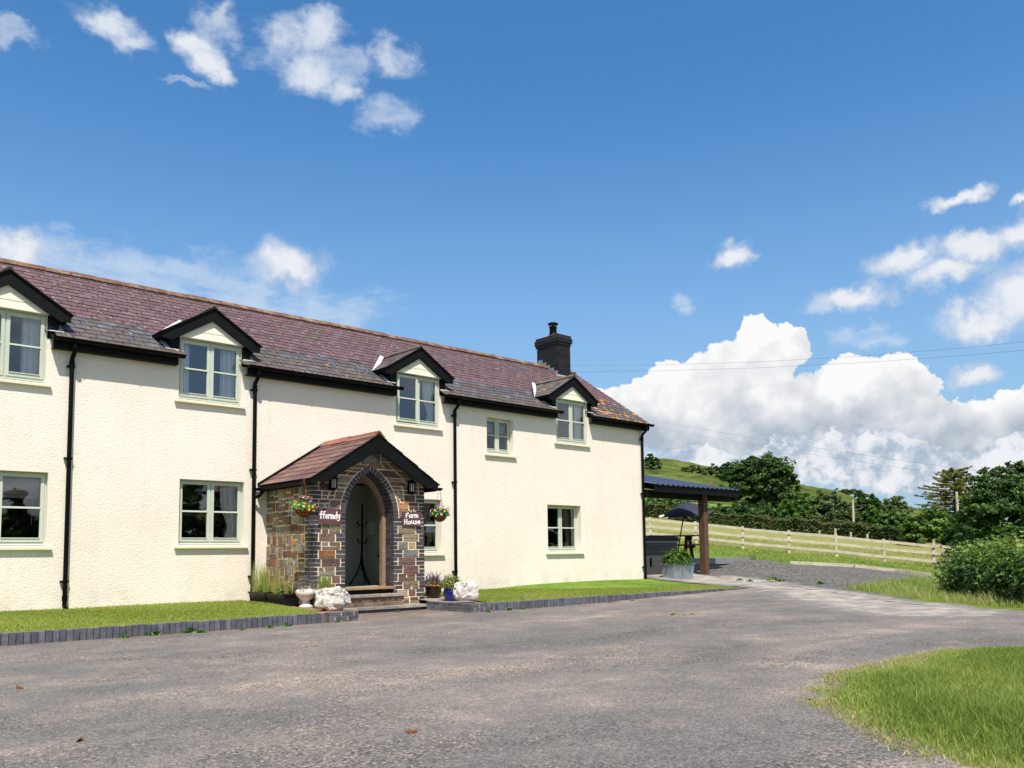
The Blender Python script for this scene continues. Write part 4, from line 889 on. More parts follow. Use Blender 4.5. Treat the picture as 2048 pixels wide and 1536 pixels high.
# ---- steps
steps = thing('stone_steps', 'low slate slab steps on courses of blue-grey brick leading up to the arched porch door', 'steps', (8.4, 13, .1))
def slab(x0, x1, y0, y1, z0, z1, mt):
    n = 10; A = []; 
    for i in range(n+1): A.append((x0+(x1-x0)*i/n, y0+random.uniform(-.012, .012)))
    A += [(x1, y1), (x0, y1)]; V = [(a, b, z0) for a, b in A]; U = [(a, b+.006, z1) for a, b in A]
    return MB().prism(V, U).build('slab', mt, steps)
x = 7.0
for L in (.83, .85, .72): slab(x+.004, x+L-.004, 12.72, 13.6, .058, .098, SLAB); x += L
x = 7.22
for L in (.63, .62, .55): slab(x+.004, x+L-.004, 13.0, 13.45, .262, .305, SLAB); x += L
def rowb(x0, x1, y, z0, z1, mt, L=.215):
    a = x0
    while a < x1-.02: b = min(a+L-.008, x1); brick_obj(a, b, y, y+.1, z0, z1, mt, steps); a += L
rowb(7.03, 9.34, 12.765, -.03, .056, KERBBRICK)
SB = simple('step_brick', (120, 100, 86), .3, 10, .85, .4, 60, rnd=.25)
rowb(7.28, 9.01, 13.035, .10, .172, SB); rowb(7.20, 9.01, 13.035, .184, .258, SB)
MB().box(7.04, 9.36, 12.80, 13.62, -.05, .057).box(7.28, 8.99, 13.06, 13.4, .05, .26).build('mortar_core', MORTAR, steps)
# ================================================================ brick-on-end border of the lawns
def border(label, xa, xb, pier=None):
    bd = thing('brick_border', label, 'border', ((xa+xb)/2, 11.45, 0)); x = xa; a = .067
    MB().box(xa, xb, 11.425, 11.50, -.1, .125).build('mortar', simple('earthy_joint', (104, 78, 56), .3, 14, .95), bd)
    while x < xb-.05:
        h = .150+random.uniform(-.006, .005)-.012*max(0, (x-13)/5); o = brick_obj(x, x+a, 11.405, 11.50, -.12, h, KERBBRICK, bd); o.rotation_euler = (random.uniform(-.02, .02), random.uniform(-.015, .015), random.uniform(-.04, .04)); o.location.y += random.uniform(-.006, .006); x += .0765+random.uniform(-.001, .003)
    return bd
b1 = border('row of grey-blue bricks on end edging the lawn left of the porch steps', -3.0, 6.50)
b2 = border('long row of grey-blue bricks on end edging the lawn right of the porch steps', 9.90, 17.95)
for bd, (xa, xb) in ((b1, (6.51, 7.03)), (b2, (9.26, 9.89))):        # flat-laid ends
    for r in range(4):
        z = -.085+r*.062+(.0 if 1 else 0); x = xa - (.0 if r % 2 else .11)
        while x < xb-.02:
            p, q = max(x, xa), min(x+.215, xb)
            if q-p > .03: brick_obj(p, q-.008, 11.40, 11.50, z, z+.054, KERBBRICK, bd)
            x += .223
    MB().box(xa+.01, xb-.012, 11.412, 11.497, -.1, .150).build('mortar', MORTAR, bd)
# returns running back to the steps
for bd, X in ((b1, 6.93), (b2, 9.27)):
    for r in range(4):
        z = -.085+r*.062; y = 11.51 - (.1 if r % 2 else 0)
        while y < 12.70: 
            p = max(y, 11.51); q = min(y+.215, 12.70)
            if q-p > .03: brick_obj(X, X+.1, p, q-.008, z, z+.054, KERBBRICK, bd)
            y += .223
    MB().box(X+.01, X+.09, 11.505, 12.7, -.1, .150).build('mortar', MORTAR, bd)
# ================================================================ lanterns, name slates, baskets
LAMPW = simple('milky_lantern_lining', (206, 206, 200), .04, 4, .4)
def lantern(x, label):
    t_ = thing('wall_lantern', label, 'lantern', (x, PY, 2.2), 'half lanterns beside the porch arch'); y = PY-.085; z = 2.20
    b = MB().box(x-.05, x+.05, PY-.012, PY-.001, z-.02, z+.24); b.lathe([(.01, -.045), (.035, -.02), (.062, .0), (.066, .02)], (x, y, z), 8); b.build('base', BLACKP, t_)
    c = MB(); 
    for k in range(8): a = k*math.pi/4+math.pi/8; c.bar((x+.062*math.cos(a), y+.062*math.sin(a), z+.015), (x+.062*math.cos(a), y+.062*math.sin(a), z+.18), .011, .011)
    c.build('cage', BLACKP, t_); MB().lathe([(.052, .02), (.052, .178)], (x, y, z), 8).build('glass', LAMPW, t_)
    MB().lathe([(.088, .175), (.09, .185), (.06, .215), (.03, .228), (.02, .25), (.004, .262)], (x, y, z), 8).build('roof', BLACKP, t_)
lantern(7.62, 'black half lantern with milky panes left of the arch, above the Ffermdy sign')
lantern(9.32, 'black half lantern with milky panes right of the arch, above the Farm House sign')
SIGNM = simple('plum_sign_slate', (98, 66, 74), .18, 12, .75, .5, 40); SIGNW = simple('white_sign_paint', (238, 234, 230), .03, 20, .6)
GL = {  # strokes in a unit box, baseline 0, x-height 1, ascender 1.8
 'f': (.75, [[(.72, 1.72), (.5, 1.85), (.32, 1.6), (.3, .9), (.3, 0)], [(.05, 1.0), (.62, 1.05)]]),
 'e': (.8, [[(.12, .5), (.68, .58), (.62, .92), (.36, 1.02), (.12, .75), (.1, .35), (.35, .0), (.7, .12)]]),
 'r': (.62, [[(.12, 1.0), (.14, 0)], [(.14, .62), (.3, .95), (.58, .98)]]),
 'm': (1.05, [[(.1, 1.0), (.12, 0)], [(.12, .7), (.32, 1.0), (.46, .8), (.48, 0)], [(.48, .7), (.7, 1.0), (.86, .8), (.88, 0)]]),
 'd': (.85, [[(.62, .8), (.35, .98), (.1, .6), (.15, .12), (.42, .0), (.62, .3)], [(.64, 1.8), (.64, .9), (.68, 0)]]),
 'y': (.8, [[(.1, 1.0), (.2, .35), (.45, .22), (.62, .5)], [(.68, 1.02), (.62, .2), (.45, -.45), (.1, -.6)]]),
 'F': (.85, [[(.18, 0), (.16, 1.5)], [(.16, 1.5), (.75, 1.58)], [(.17, .85), (.6, .9)]]),
 'a': (.85, [[(.6, .85), (.35, 1.0), (.1, .6), (.18, .08), (.42, .05), (.6, .4)], [(.64, 1.0), (.62, .3), (.76, 0)]]),
 'H': (1.0, [[(.15, 0), (.17, 1.55)], [(.17, .8), (.75, .85)], [(.76, 1.6), (.74, 0)]]),
 'o': (.8, [[(.38, 1.0), (.1, .7), (.12, .2), (.4, 0), (.66, .3), (.62, .8), (.38, 1.0)]]),
 'u': (.82, [[(.1, 1.0), (.12, .25), (.35, .0), (.6, .3)], [(.62, 1.0), (.62, .3), (.7, 0)]]),
 's': (.72, [[(.6, .88), (.35, 1.02), (.15, .8), (.4, .52), (.58, .25), (.35, .0), (.08, .12)]])}
def write(txt, x0, x1, zb, s, y, par, r=.011):
    tot = sum(GL[c][0] for c in txt); kx = (x1-x0)/tot; b = MB(); x = x0
    for c in txt:
        wd, sts = GL[c]; jz = random.uniform(-.006, .006)
        for st__ in sts:
            P = [Vector((x+u*kx, y, zb+v*s+jz)) for u, v in st__]; Q = [P[0]]
            for i in range(1, len(P)): Q += [P[i-1].lerp(P[i], .5), P[i]]
            b.tube(Q, [r*random.uniform(.8, 1.15) for _ in Q], 6)
            for q in (Q[0], Q[-1]): b.lathe([(.3*r, -.9*r), (r, -.4*r), (r, .4*r), (.3*r, .9*r)], q, 6)
        x += wd*kx
    o = b.build('lettering', SIGNW, par); 
    for v in o.data.vertices: v.co.y = y+(v.co.y-y)*.25
    return o
def sign(label, x0, x1, z0, z1, rows):
    t_ = thing('name_slate', label, 'sign', ((x0+x1)/2, PY, z0)); n = 9; A = []
    for i in range(n): A.append((x0+(x1-x0)*i/n, z0+random.uniform(-.006, .006)))
    for i in range(5): A.append((x1+random.uniform(-.006, .006), z0+(z1-z0)*i/5))
    for i in range(n): A.append((x1-(x1-x0)*i/n, z1+random.uniform(-.008, .008)))
    for i in range(5): A.append((x0+random.uniform(-.006, .006), z1-(z1-z0)*i/5))
    MB().prism([(a, PY-.020, b) for a, b in A], [(a, PY-.042, b) for a, b in A]).build('slate', SIGNM, t_)
    for (txt, a, b, zb, s) in rows: write(txt, a, b, zb, s, PY-.044, t_)
sign('plum slate hand-painted Ffermdy in white, left of the porch arch', 7.355, 7.80, 1.575, 1.845, [('ffermdy', 7.375, 7.785, 1.675, .068)])
sign('plum slate hand-painted Farm House in white, right of the porch arch', 9.135, 9.565, 1.575, 1.835, [('Farm', 9.20, 9.50, 1.725, .055), ('House', 9.165, 9.545, 1.605, .055)])
# ---- leaves
def leafmat(name, cols, trans=.35, hue=.02):
    m = bpy.data.materials.new(name); m.use_nodes = True; t = NT(m.node_tree); m.node_tree.nodes.clear(); o = t.n('ShaderNodeOutputMaterial')
    at_ = t.n('ShaderNodeAttribute'); at_.attribute_name = 'tone'; pos = t.n('ShaderNodeNewGeometry').outputs['Position']
    c = t.ramp(at_.outputs['Fac'], [(i/(len(cols)-1), srgb(*k)) for i, k in enumerate(cols)])
    d = t.n('ShaderNodeBsdfPrincipled'); d.inputs['Roughness'].default_value = .5; d.inputs['Specular IOR Level'].default_value = .35; t.l(c, d.inputs['Base Color'])
    tr = t.n('ShaderNodeBsdfTranslucent'); g = t.n('ShaderNodeHueSaturation'); g.inputs['Value'].default_value = 1.15; g.inputs['Hue'].default_value = .485; t.l(c, g.inputs['Color']); t.l(g.outputs[0], tr.inputs[0])
    mx = t.n('ShaderNodeMixShader'); mx.inputs[0].default_value = trans; t.l(d.outputs[0], mx.inputs[1]); t.l(tr.outputs[0], mx.inputs[2]); t.l(mx.outputs[0], o.inputs[0]); return m
OAKL = leafmat('dark_broad_leaf', [(38, 58, 22), (54, 82, 30), (74, 106, 38), (94, 126, 50)])
ASHL = leafmat('olive_leaf', [(56, 74, 36), (78, 98, 50), (102, 120, 66), (122, 136, 82)])
SYCL = leafmat('bright_broad_leaf', [(42, 68, 22), (64, 98, 30), (92, 126, 42), (130, 156, 64)])
LARCH = leafmat('larch_needles', [(92, 98, 46), (118, 124, 58), (140, 144, 74), (156, 154, 92)], .4)
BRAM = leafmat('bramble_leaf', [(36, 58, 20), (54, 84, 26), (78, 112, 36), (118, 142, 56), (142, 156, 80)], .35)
HEDG = leafmat('clipped_hedge_leaf', [(44, 58, 24), (62, 80, 30), (80, 98, 38), (92, 84, 48)])
BLADE = leafmat('grass_blade', [(112, 136, 54), (142, 162, 74), (166, 180, 96), (192, 186, 128), (160, 132, 90)], .5)
MOWN = leafmat('mown_blade', [(108, 126, 50), (134, 148, 62), (156, 164, 80), (176, 170, 108)], .35)
BARK = simple('grey_brown_bark', (70, 62, 52), .3, 6, .9, .6, 20)
def leaf_mesh(name, C, size, mt, up=.35, aspect=1.5, tone=None, out=None, fold=.35):
    """C: (n,3) centres -> two-triangle folded leaves"""
    n = len(C); N = rng.normal(size=(n, 3)); N[:, 2] = np.abs(N[:, 2])+up
    if out is not None: N = N*.7+out
    N /= np.linalg.norm(N, axis=1)[:, None]; T = rng.normal(size=(n, 3)); T -= N*(T*N).sum(1)[:, None]; T /= np.linalg.norm(T, axis=1)[:, None]; B = np.cross(N, T)
    s = (size if np.ndim(size) else np.full(n, size))*rng.uniform(.65, 1.3, n); s = s[:, None]
    P0_ = C-T*s*.5*aspect; P1 = C+B*s*.5-N*s*fold*.3; P2 = C+T*s*.5*aspect; P3 = C-B*s*.5-N*s*fold*.3
    V = np.stack([P0_, P1, P2, P3], 1).reshape(-1, 3)
    me = bpy.data.meshes.new(name); me.vertices.add(4*n); me.vertices.foreach_set('co', V.astype(np.float32).ravel())
    idx = np.arange(4*n).reshape(n, 4); tri = np.concatenate([idx[:, [0, 1, 2]], idx[:, [0, 2, 3]]], 1).reshape(-1)
    me.loops.add(6*n); me.loops.foreach_set('vertex_index', tri.astype(np.int32)); me.polygons.add(2*n)
    me.polygons.foreach_set('loop_start', (np.arange(2*n)*3).astype(np.int32)); me.polygons.foreach_set('loop_total', np.full(2*n, 3, np.int32))
    me.materials.append(mt)
    t_ = rng.uniform(0, 1, n) if tone is None else tone; a = me.attributes.new('tone', 'FLOAT', 'POINT'); a.data.foreach_set('value', np.repeat(t_, 4).astype(np.float32))
    me.update(); me.validate(); return me
def blades_mesh(name, C, h, w, mt, lean=.35, tone=None, seg=1):
    n = len(C); a = rng.uniform(0, 2*math.pi, n); wv = np.stack([np.cos(a), np.sin(a), 0*a], 1)*(w*rng.uniform(.6, 1.3, n))[:, None]/2
    hh = (h if np.ndim(h) else np.full(n, h))*rng.uniform(.5, 1.25, n); L = rng.normal(size=(n, 2))*lean; top = C+np.stack([L[:, 0]*hh, L[:, 1]*hh, hh], 1); mid = C+np.stack([L[:, 0]*hh*.3, L[:, 1]*hh*.3, hh*.55], 1)
    V = np.stack([C-wv, C+wv, mid+wv*.8, mid-wv*.8, top], 1).reshape(-1, 3)
    me = bpy.data.meshes.new(name); me.vertices.add(5*n); me.vertices.foreach_set('co', V.astype(np.float32).ravel())
    i = np.arange(n)*5; tri = np.stack([i, i+1, i+2, i, i+2, i+3, i+3, i+2, i+4], 1).reshape(-1); me.loops.add(9*n); me.loops.foreach_set('vertex_index', tri.astype(np.int32)); me.polygons.add(3*n)
    me.polygons.foreach_set('loop_start', (np.arange(3*n)*3).astype(np.int32)); me.polygons.foreach_set('loop_total', np.full(3*n, 3, np.int32)); me.materials.append(mt)
    t_ = rng.uniform(0, .7, n) if tone is None else tone; at2 = me.attributes.new('tone', 'FLOAT', 'POINT'); at2.data.foreach_set('value', np.repeat(t_, 5).astype(np.float32)); me.update(); me.validate(); return me
def inpoly(P, poly):
    ins = np.zeros(len(P), bool)
    for i in range(len(poly)):
        a = poly[i]; b = poly[(i+1) % len(poly)]; cr = ((a[1] > P[:, 1]) != (b[1] > P[:, 1]))
        with np.errstate(divide='ignore', invalid='ignore'): xi = (b[0]-a[0])*(P[:, 1]-a[1])/(b[1]-a[1])+a[0]
        ins ^= cr & (P[:, 0] < xi)
    return ins
def scatter(poly, n):
    p = np.array([q[:2] for q in poly]); mn, mx = p.min(0), p.max(0); P = rng.uniform(mn, mx, (n, 2)); return P[inpoly(P, poly)]
def noise2(x, y, s): return .5+.25*(np.sin(x*s+1.3*np.sin(y*s*.7))+np.sin(y*s*1.3+1.7*np.sin(x*s*.9+2)))
# ---- hanging baskets
COIR = simple('coir_basket_liner', (150, 92, 48), .3, 14, .85, .6, 60)
FLC = [simple(n_, c_, .05, 5, .6) for n_, c_ in (('red_petal', (196, 30, 40)), ('yellow_petal', (226, 190, 50)), ('orange_petal', (226, 140, 40)), ('white_petal', (236, 234, 236)), ('purple_petal', (128, 60, 170)), ('pink_petal', (232, 130, 150)))]
PLASTICG = leafmat('bright_basket_leaf', [(20, 90, 40), (30, 120, 50), (60, 150, 60), (120, 170, 70)], .3)
def basket(label, x, y, z, r, hang, seed):
    random.seed(seed); t_ = thing('hanging_basket', label, 'hanging basket', (x, y, z), 'flower baskets hung from the porch gutters')
    MB().lathe([(r*.12, -r*.86), (r*.5, -r*.74), (r*.82, -r*.42), (r*.98, 0), (r*.9, .01)], (x, y, z), 20).build('coir_bowl', COIR, t_, smooth=True)
    w_ = MB()
    for k in range(10):
        a = k*math.pi/5; w_.tube([(x+q*math.cos(a), y+q*math.sin(a), z+zz) for q, zz in ((r*.14, -r*.9), (r*.53, -r*.77), (r*.86, -r*.43), (r*1.02, 0))], .004, 4)
    for q, zz in ((r*1.02, 0), (r*.86, -r*.43)): w_.tube([(x+q*math.cos(a), y+q*math.sin(a), z+zz) for a in np.linspace(0, 2*math.pi, 21)], .0045, 4)
    w_.build('wire_frame', BLACKP, t_)
    c_ = MB()
    for k in range(3): a = k*2*math.pi/3+.5; c_.tube([(x+r*math.cos(a), y+r*math.sin(a), z), (x+.004*math.cos(a), y, z+hang)], .0028, 4)
    c_.build('chain', simple('rusty_chain', (120, 84, 60), .2, 9, .7), t_)
    n = 520; d = rng.normal(size=(n, 3)); d /= np.linalg.norm(d, axis=1)[:, None]; d[:, 2] = np.abs(d[:, 2])*.8-.12; C = np.array((x, y, z+.02))+d*r*rng.uniform(.55, 1.5, n)[:, None]
    ob('foliage', leaf_mesh('foliage', C, .035, PLASTICG, out=d*.8), t_)
    for i in range(74):
        d = np.random.normal(size=3); d /= np.linalg.norm(d); d[2] = abs(d[2])*.9-.22; d /= np.linalg.norm(d); p = Vector((x, y, z+.02))+Vector(d)*r*random.uniform(1.2, 1.62); key = random.choices(range(6), (22, 22, 12, 18, 10, 16))[0]
        if ('f', key) not in shapes:
            V = [(0, 0, .004)]; F = []
            for k in range(10): rr = .021 if k % 2 == 0 else .013; V.append((rr*math.cos(k*math.pi/5), rr*math.sin(k*math.pi/5), .009 if k % 2 == 0 else .0))
            for k in range(10): F.append((0, 1+k, 1+(k+1) % 10))
            shapes[('f', key)] = mesh_from('flower', V, F, FLC[key])
        o = ob('flower', shapes[('f', key)], t_); o.rotation_euler = Vector(d).to_track_quat('Z', 'Y').to_euler(); o.location = p; s_ = random.uniform(.75, 1.3); o.scale = (s_, s_, s_)
basket('overflowing basket of bright mixed flowers hanging from the left gutter beside the Ffermdy sign', 6.96, 13.06, 1.81, .145, .53, 3)
basket('basket of red and yellow flowers hanging from the right gutter beside the Farm House sign', 9.90, 13.10, 1.77, .135, .54, 5)
random.seed(11)
# ---- coat stand in the porch
cs = thing('coat_stand', 'black metal coat stand with curled hooks standing inside the porch', 'coat stand', (8.98, 14.45, .42)); q = MB(); X, Y = 8.98, 14.45
q.tube([(X, Y, .72), (X, Y, 1.98)], .022, 8); q.lathe([(.0, 0), (.03, .02), (.02, .05)], (X, Y, 1.98), 8); q.build('pole', BLACKP, cs)
for k in range(3):
    a = k*2*math.pi/3+.35; MB().tube([(X, Y, 1.1), (X+.03*math.cos(a), Y+.03*math.sin(a), .85), (X+.10*math.cos(a), Y+.10*math.sin(a), .65), (X+.24*math.cos(a), Y+.24*math.sin(a), .435)], .016, 8).build('leg', BLACKP, cs)
for z in (1.28, 1.62):
    for k in range(4): a = k*math.pi/2+.3; MB().tube([(X, Y, z), (X+.07*math.cos(a), Y+.07*math.sin(a), z-.02), (X+.12*math.cos(a), Y+.12*math.sin(a), z+.03), (X+.13*math.cos(a), Y+.13*math.sin(a), z+.07)], .008, 6).build('hook', BLACKP, cs)
# ---- pots and planters
def soil(par, x, y, z, r): MB().lathe([(r, 0), (r, .01)], (x, y, z), 16).build('soil', EARTH, par)
def tuft(par, x, y, z, n, h, spread, mt, w=.008, lean=.3, tones=None, name='stems'):
    C = np.array((x, y, z))+np.concatenate([rng.normal(size=(n, 2))*spread, np.zeros((n, 1))], 1); ob(name, blades_mesh(name, C, h, w, mt, lean, tones), par)
def bushy(par, x, y, z, n, rx, rz_, mt, size=.02, name='foliage', tones=None):
    d = rng.normal(size=(n, 3)); d /= np.linalg.norm(d, axis=1)[:, None]; d[:, 2] = np.abs(d[:, 2]); r = rng.uniform(.35, 1, n)**.6*(1+.12*np.sin(d[:, 0]*9+d[:, 1]*7)); C = np.array((x, y, z))+d*np.array((rx, rx, rz_))*r[:, None]
    ob(name, leaf_mesh(name, C, size, mt, out=d*.7, aspect=2.4, tone=tones), par)
TROUGH = simple('black_plastic_trough', (20, 20, 22), .2, 5, .45)
pl = thing('long_planter', 'black plastic trough of reeds nearest the house wall, left of the porch', 'planter', (7.0, 14.5, .17), 'black troughs along the porch side wall'); pl2 = thing('long_planter', 'black plastic trough of reddish stems, the one nearer the white urn', 'planter', (7.0, 13.85, .15), 'black troughs along the porch side wall')
for P_, y0, y1, zb in ((pl, 14.22, 14.9, .16), (pl2, 13.50, 14.18, .145)):
    A = [(6.86, y0+.02, zb), (7.10, y0+.02, zb), (7.10, y1-.02, zb), (6.86, y1-.02, zb)]; B = [(6.83, y0, zb+.2), (7.15, y0, zb+.2), (7.15, y1, zb+.2), (6.83, y1, zb+.2)]
    q = MB().prism(A, B); q.box(6.815, 7.165, y0-.01, y0+.012, zb+.185, zb+.215).box(6.815, 7.165, y1-.012, y1+.01, zb+.185, zb+.215).box(6.815, 6.84, y0, y1, zb+.186, zb+.214).box(7.14, 7.165, y0, y1, zb+.186, zb+.214)
    for k in range(7): yy = y0+.05+k*(y1-y0-.1)/6; q.box(6.835, 6.86, yy-.012, yy+.012, zb+.02, zb+.185)
    q.build('trough', TROUGH, P_); MB().box(6.84, 7.14, y0+.012, y1-.012, zb+.19, zb+.205).build('soil', EARTH, P_)
for k in range(12): tuft(pl, random.uniform(6.9, 7.08), random.uniform(14.28, 14.84), .37, 34, random.uniform(.25, .6), .03, BLADE, .007, .16, rng.uniform(.2, .72, 34))
for k in range(8): tuft(pl2, random.uniform(6.9, 7.08), random.uniform(13.6, 14.1), .36, 26, random.uniform(.2, .5), .025, BLADE, .007, .2, rng.uniform(.4, 1., 26))
bushy(pl, 6.98, 14.6, .36, 240, .15, .16, SYCL, .028); bushy(pl2, 6.98, 13.8, .35, 220, .14, .16, BRAM, .026)
UR = simple('white_glazed_urn', (214, 208, 196), .06, 5, .35, spec=.5)
ur = thing('garden_urn', 'white footed urn of lavender in front of the black troughs', 'urn', (7.08, 13.18, .14)); ux, uy, uz = 7.08, 13.18, .135
MB().lathe([(.115, 0), (.12, .022), (.085, .055), (.06, .09), (.06, .115), (.12, .16), (.168, .215), (.182, .265), (.165, .305), (.13, .33), (.15, .358), (.155, .375), (.135, .375), (.12, .33)], (ux, uy, uz), 28).build('urn_body', UR, ur, smooth=True)
soil(ur, ux, uy, uz+.35, .13)
LAV = leafmat('lavender_grey_leaf', [(84, 92, 74), (104, 108, 90), (120, 104, 110), (112, 88, 116)], .2)
bushy(ur, ux, uy, uz+.33, 1000, .19, .19, LAV, .016)
def glazed(name, label, x, y, z, s, mt, group=None):
    t_ = thing(name, label, 'plant pot', (x, y, z), group); MB().lathe([(r*s, h*s) for r, h in ((.30, 0), (.34, .02), (.47, .3), (.52, .55), (.49, .78), (.43, .90), (.50, .95), (.51, 1.0), (.44, 1.0), (.40, .88))], (x, y, z), 26).build('pot', mt, t_, smooth=True); soil(t_, x, y, z+.88*s, .40*s); return t_
BLUEG = simple('cobalt_glaze', (16, 36, 130), .25, 5, .15, spec=.7); BROWNG = simple('brown_black_glaze', (44, 28, 20), .5, 9, .3, spec=.5)
bp = glazed('glazed_pot', 'cobalt blue pot of tall reeds half hidden behind the left white rock', 7.26, 12.90, .12, .27, BLUEG, 'cobalt blue glazed pots')
tuft(bp, 7.26, 12.90, .35, 190, .36, .055, BLADE, .007, .22, rng.uniform(.1, .6, 190)); tuft(bp, 7.32, 12.88, .35, 50, .30, .05, BLADE, .007, .4, rng.uniform(.85, 1, 50))
bp2 = glazed('glazed_pot', 'cobalt blue pot with a rounded green shrub behind the right white rock', 9.88, 12.72, .11, .31, BLUEG, 'cobalt blue glazed pots')
bushy(bp2, 9.88, 12.72, .38, 1300, .22, .25, leafmat('sage_shrub_leaf', [(84, 100, 40), (110, 124, 54), (136, 146, 74), (150, 140, 90)], .3), .02)
tp = thing('plant_pot', 'dark brown pot with orange rim and purple lavender beside the right porch corner', 'plant pot', (10.0, 13.5, .15)); tx, ty, tz = 9.97, 13.42, .148
MB().lathe([(.10, 0), (.115, .01), (.155, .12), (.168, .24), (.165, .26), (.14, .26), (.13, .2)], (tx, ty, tz), 24).build('pot', BROWNG, tp, smooth=True)
MB().lathe([(.166, .245), (.186, .25), (.19, .265), (.18, .275), (.15, .272)], (tx, ty, tz), 24).build('rim', simple('orange_glaze', (170, 92, 44), .15, 6, .4), tp, smooth=True); soil(tp, tx, ty, tz+.23, .14)
bushy(tp, tx, ty, tz+.24, 700, .2, .2, ASHL, .02); tuft(tp, tx, ty, tz+.28, 90, .26, .08, leafmat('lavender_spike', [(110, 40, 90), (120, 54, 110), (96, 60, 110), (80, 90, 50)], .2), .014, .28)
# ---- white painted rocks
ROCKM, t, bs, pos = mat('whitewashed_rock', .85, .2)
c = t.ramp(t.noise(pos, 7, 7, .72), [(.36, srgb(104, 92, 72)), (.45, srgb(196, 190, 180)), (.7, srgb(222, 219, 213))]); t.l(c, bs.inputs['Base Color']); bump(t, bs, t.noise(pos, 20, 8, .75, dist=.5), .9, .03)
from mathutils import noise as mn
def rock(label, c, sx, sy, sz_, seed, rough):
    bm = bmesh.new(); bmesh.ops.create_icosphere(bm, subdivisions=5, radius=1)
    for v in bm.verts:
        d = v.co.normalized(); p = Vector((abs(d.x)**.8*math.copysign(1, d.x), abs(d.y)**.8*math.copysign(1, d.y), abs(d.z)**.75*math.copysign(1, d.z)))
        n_ = mn.fractal(d*1.3+Vector((seed, 0, 0)), .9, 2.1, 3)*.26 + mn.ridged_multi_fractal(d*3.1+Vector((seed, 3, 0)), .9, 2.2, 4, 1, 2)*rough
        p = p*(.86+n_); v.co = Vector((p.x*sx, p.y*sy, max(p.z*sz_, -sz_*.8))) + Vector(c)
    me = bpy.data.meshes.new('rock'); bm.to_mesh(me); bm.free(); me.materials.append(ROCKM); me.polygons.foreach_set('use_smooth', [True]*len(me.polygons)); o = ob('white_rock', me); return tag(o, label, 'rock', 'whitewashed rocks flanking the steps')
rock('smooth-faced whitewashed rock standing on the brick corner left of the steps', (6.85, 11.93, .325), .30, .23, .225, 2.3, .012)
rock('pitted whitewashed rock on the brick corner right of the steps', (9.72, 12.10, .33), .275, .20, .20, 5.0, .04)
# ================================================================ beyond the gable: shelter, hot tub, deck, table, parasol
sh = thing('open_shelter', 'open-sided shelter with dark blue corrugated roof behind the right gable', 'shelter', (20, 17, .2))
sx0, sx1, sy0, sy1, sz0, ssl = 18.62, 22.85, 14.7, 19.6, 2.90, .20
nc = 110; V = []; F = []
for i in range(nc+1):
    x = sx0+(sx1-sx0)*i/nc; w_ = .022*math.sin(i*2*math.pi/6.2)
    for y in (sy0-.05, sy1): V.append((x, y, sz0+ssl*(y-sy0)+w_+.02))
for i in range(nc): F.append((2*i, 2*i+2, 2*i+3, 2*i+1))
CORR = simple('blue_black_steel_sheet', (50, 62, 86), .08, 3, .38, spec=.6)
cr_ = ob('corrugated_roof', mesh_from('corrugated_roof', V, F, CORR, smooth=True), sh); so = cr_.modifiers.new('thickness', 'SOLIDIFY'); so.thickness = .006
fb = MB().box(sx0, sx1, sy0, sy0+.03, sz0-.2, sz0-.005); fb.prism([(sx1-.03, sy0, sz0-.2), (sx1-.03, sy1, sz0-.2+ssl*(sy1-sy0)), (sx1-.03, sy1, sz0+ssl*(sy1-sy0)), (sx1-.03, sy0, sz0-.005)], [(sx1, sy0, sz0-.2), (sx1, sy1, sz0-.2+ssl*(sy1-sy0)), (sx1, sy1, sz0+ssl*(sy1-sy0)), (sx1, sy0, sz0-.005)]); fb.build('fascia_board', BLACKW, sh)
for k in range(7):
    x = sx0+.3+k*.6; MB().bar((x, sy0+.05, sz0-.09), (x, sy1, sz0-.09+ssl*(sy1-sy0-.05)), .05, .14).build('rafter', BLACKW, sh)
MB().box(sx0, sx1-.1, sy0+.32, sy0+.42, sz0-.34, sz0-.12).build('beam', BLACKW, sh); MB().box(sx0, sx1-.1, sy1-.5, sy1-.4, sz0+.5, sz0+.72).build('beam', BLACKW, sh)
POSTM = simple('stained_post_wood', (92, 68, 52), .25, 5, .75, .3, 30)
for (x, y) in ((21.35, 15.05), (21.9, 19.2)): MB().box(x-.1, x+.1, y-.1, y+.1, h1(x, y)-.1, sz0-.12+ssl*(y-sy0-.3)).build('post', POSTM, sh)
ht = thing('hot_tub', 'grey clad hot tub with a dark folded cover beside the house gable', 'hot tub', (19.8, 16.2, .1)); TUB = simple('charcoal_cladding', (72, 72, 72), .08, 4, .6)
for k in range(9): MB().box(18.9, 20.75, 15.6, 17.3, .05+k*.14, .05+k*.14+.136).build('cladding_board', TUB, ht)
MB().box(18.88, 20.77, 15.58, 17.32, 1.305, 1.33).build('rim', simple('pale_metal_rim', (170, 176, 178), .05, 5, .4), ht); MB().box(18.86, 20.80, 15.55, 17.35, 1.332, 1.47).build('cover', simple('navy_vinyl_cover', (34, 38, 50), .15, 5, .5), ht, bevel=.03)
MB().box(19.42, 19.50, 15.575, 15.6, .62, .85).build('handle', BLACKP, ht)
GALV = simple('galvanised_steel', (160, 172, 180), .12, 2.5, .4, metal=.55)
gp = thing('metal_planter', 'galvanised trough planted with a low green shrub before the shelter post', 'planter', (19.7, 14.8, .15))
gz0 = h1(19.7, 14.8); g_ = MB(); g_.prism([(19.25, 14.62, gz0), (20.15, 14.62, gz0), (20.15, 15.0, gz0), (19.25, 15.0, gz0)], [(19.22, 14.58, gz0+.40), (20.18, 14.58, gz0+.40), (20.18, 15.03, gz0+.40), (19.22, 15.03, gz0+.40)]); g_.box(19.20, 20.2, 14.56, 15.05, gz0+.40, gz0+.42); g_.build('trough', GALV, gp)
